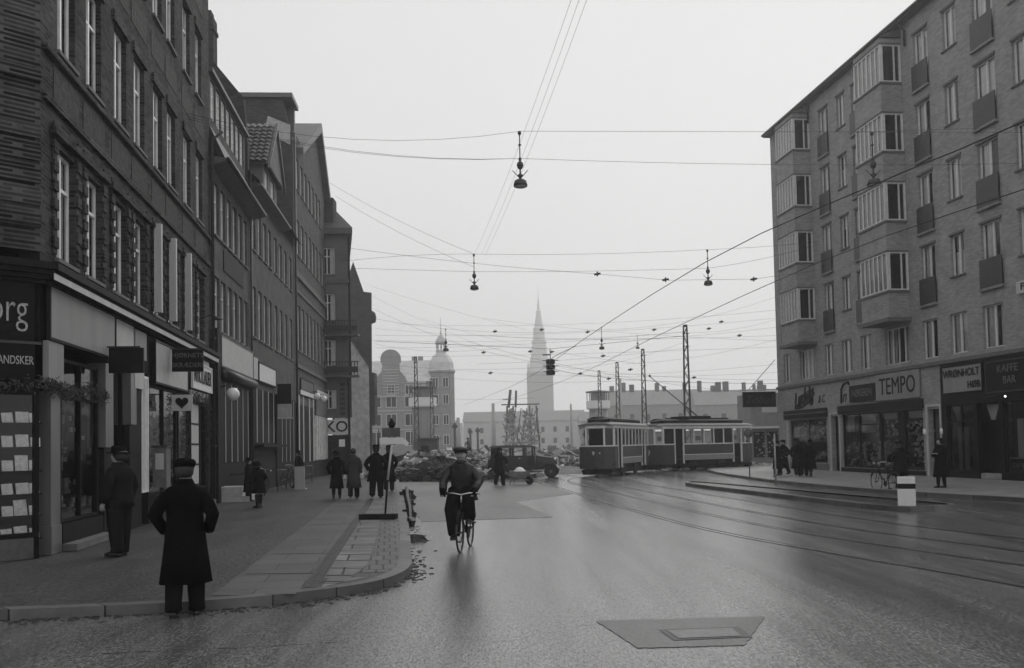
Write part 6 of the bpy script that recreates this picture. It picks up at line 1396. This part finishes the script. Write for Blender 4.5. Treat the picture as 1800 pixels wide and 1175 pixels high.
for i, (px, py, lb) in enumerate(((1368, 838, 'left one of the couple at the far corner, beside the thin post'), (1378, 836, 'right one of the couple at the far corner, in a black coat'), (1403, 838, 'left one of three people in front of the script-sign shop'), (1414, 838, 'middle one of three people in front of the script-sign shop'), (1426, 838, 'right one of three people in front of the script-sign shop'))):
    p = on(px, py, .12); person((p.x, p.y, .12), [2.6, 2.2, -.2, -.3, .1][i], f'{lb}', hat=['hat', 'cap', 'hat', 'none', 'hat'][i], seed=20+i, h=[1.65, 1.72, 1.75, 1.72, 1.66][i], fem=(i in (0, 4)), coat='long' if i not in (3,) else 'mid')
p = on(1655, 858, .12); person((p.x, p.y, .12), 1.9, 'woman in a long dark coat and headscarf standing by the doorway beside TEMPO', hat='scarf', fem=True, arms='chest', seed=30, h=1.68, stride=.04)
p = on(1562, 866, .0); bicycle((p.x-.1, p.y, 0), math.radians(100), 'dark bicycle held by a man beyond the traffic island'); person((p.x+.45, p.y+.1, 0), .3, 'man in dark clothes holding a bicycle behind the white bollard', hat='cap', coat='mid', arms='work', seed=31, h=1.72, mcoat=M_jack)
# parked bicycles on the left pavement
p = on(508, 858, .12); bicycle((p.x-.05, p.y, .12), math.radians(80), 'bicycle leaning by the white board on the left pavement', lean=.12)
p = on(470, 872, .12); bicycle((p.x-.35, p.y, .12), math.radians(82), 'bicycle leaning against the dark shop base of the grey house', lean=.15)
p = on(527, 861, .12); b = MB(T(p.x, p.y, .12)); b.box(-.22, .22, -.03, .03, 0, 1.0); b.box(-.25, .25, .04, .3, 0, .06); tag(b.build('white_board', M_sign2), 'white board standing on the left pavement beside the bicycles', 'board')
# tram passengers
for i, (x, y, z, hh, lb) in enumerate(((5.2, 53.3, .1, 1.6, 'standing passenger behind the trailer end window'), (11.0, 61.2, .5, 1.65, 'driver behind the front window of the motor tram'), (13.5, 62.5, .1, 1.65, 'seated passenger in the second side window of the motor tram'), (14.6, 63.1, .1, 1.7, 'seated passenger in the middle window of the motor tram'), (15.9, 63.9, .1, 1.65, 'passenger near the rear window of the motor tram'))):
    person((x, y, z), rnd.uniform(-3, 3), lb, hat='hat', seed=40+i, h=hh, group='tram passengers', arms='pockets', stride=.0)
for i, (px, py, Z, lb) in enumerate(((979, 812, 134, 'left of two distant workers behind the car'), (993, 812, 134, 'right of two distant workers behind the car'), (825, 806, 85, 'distant worker in pale clothes on the rubble'))):
    p = at(px, 800, Z); person((p.x, Z, 0 if i < 2 else .9), rnd.uniform(0, 3), lb, hat='hat', seed=50+i, arms='work', bend=.3, mcoat=M_plaster3 if i == 2 else M_jack, coat='short', group='distant workers')
# railings / bins along the left shops
WB2 = Matrix.Translation((P2[0], P2[1], 0)) @ RZ(PI/2-math.radians(AZ2))
def lrail(M, u0, u1, lb):
    b = MB(M); b.tube([(u0, -.95, 1.0), (u1, -.95, 1.0)], .025, 6); b.tube([(u0, -.95, .12), (u0, -.95, 1.0)], .025, 6); b.tube([(u1, -.95, .12), (u1, -.95, 1.0)], .025, 6); b.tube([(u0, -.95, .55), (u1, -.95, .55)], .015, 6); b.tube([(u0, -.95, 1.0), (u0, -.05, 1.0)], .02, 6); b.tube([(u1, -.95, 1.0), (u1, -.05, 1.0)], .02, 6)
    tag(b.build('area_railing', M_iron), lb, 'railing')
lrail(WB2, 2.6, 4.6, 'iron area railing by the steps of the mansard house'); lrail(WB3, .8, 3.0, 'iron area railing before the grey plastered house'); lrail(WB3, 8.5, 11.5, 'farther iron area railing near the bicycles')

# ================================================================= WORLD, LIGHT, HAZE, CAMERA
wd_ = bpy.data.worlds.new('World'); scene.world = wd_; wd_.use_nodes = True; t = wd_.node_tree; bg = t.nodes['Background']
sky = t.nodes.new('ShaderNodeTexSky'); sky.sky_type = 'NISHITA'; sky.sun_disc = False; sky.sun_elevation = math.radians(38); sky.sun_rotation = math.radians(150); sky.dust_density = 6; sky.air_density = 2
bw = t.nodes.new('ShaderNodeRGBToBW'); mx = t.nodes.new('ShaderNodeMix'); mx.data_type = 'FLOAT'; mx.inputs['Factor'].default_value = SKYFLAT = .93; mx.inputs['B'].default_value = 6.2
t.links.new(sky.outputs[0], bw.inputs[0]); t.links.new(bw.outputs[0], mx.inputs['A'])
tc = t.nodes.new('ShaderNodeTexCoord'); nz = t.nodes.new('ShaderNodeTexNoise'); nz.inputs['Scale'].default_value = 1.4; nz.inputs['Detail'].default_value = 4; mr = t.nodes.new('ShaderNodeMapRange'); mr.inputs['To Min'].default_value = .9; mr.inputs['To Max'].default_value = 1.08
t.links.new(tc.outputs['Generated'], nz.inputs['Vector']); t.links.new(nz.outputs['Fac'], mr.inputs['Value']); mm = t.nodes.new('ShaderNodeMath'); mm.operation = 'MULTIPLY'
t.links.new(mx.outputs['Result'], mm.inputs[0]); t.links.new(mr.outputs[0], mm.inputs[1]); t.links.new(mm.outputs[0], bg.inputs['Color']); bg.inputs['Strength'].default_value = .12
sl = bpy.data.lights.new('sun', 'SUN'); sl.energy = .9; sl.angle = math.radians(40); sl.color = (1, .99, .97); so = bpy.data.objects.new('sun', sl); col.objects.link(so)
so.rotation_euler = Vector((-math.sin(math.radians(150))*-1, -math.cos(math.radians(150)), math.tan(math.radians(38)))).to_track_quat('Z', 'Y').to_euler()
hm = bpy.data.materials.new('haze_air'); hm.use_nodes = True; t = hm.node_tree; t.nodes.remove(t.nodes['Principled BSDF']); pv_ = t.nodes.new('ShaderNodeVolumePrincipled'); pv_.inputs['Color'].default_value = g3(.97); pv_.inputs['Density'].default_value = .0012; pv_.inputs['Anisotropy'].default_value = .6
t.links.new(pv_.outputs[0], t.nodes['Material Output'].inputs['Volume'])
tag(MB().box(-450, 450, -65, 720, -1, 104).build('haze', hm), kind='stuff')
cam = bpy.data.cameras.new('camera'); co = bpy.data.objects.new('camera', cam); col.objects.link(co); scene.camera = co
cam.sensor_width = 36; cam.lens = 32.0; cam.shift_y = (CY-587.5)/1800; cam.clip_end = 4000; cam.clip_start = .05
co.matrix_world = Matrix.Translation((0, 0, CAMH)) @ CAMROT.to_4x4()
scene.view_settings.view_transform = 'Standard'; scene.view_settings.look = 'None'; scene.view_settings.exposure = .12; scene.view_settings.gamma = 1
scene.render.resolution_x = 1024; scene.render.resolution_y = 668
try: scene.cycles.volume_bounces = 1; scene.cycles.transparent_max_bounces = 16
except Exception: pass
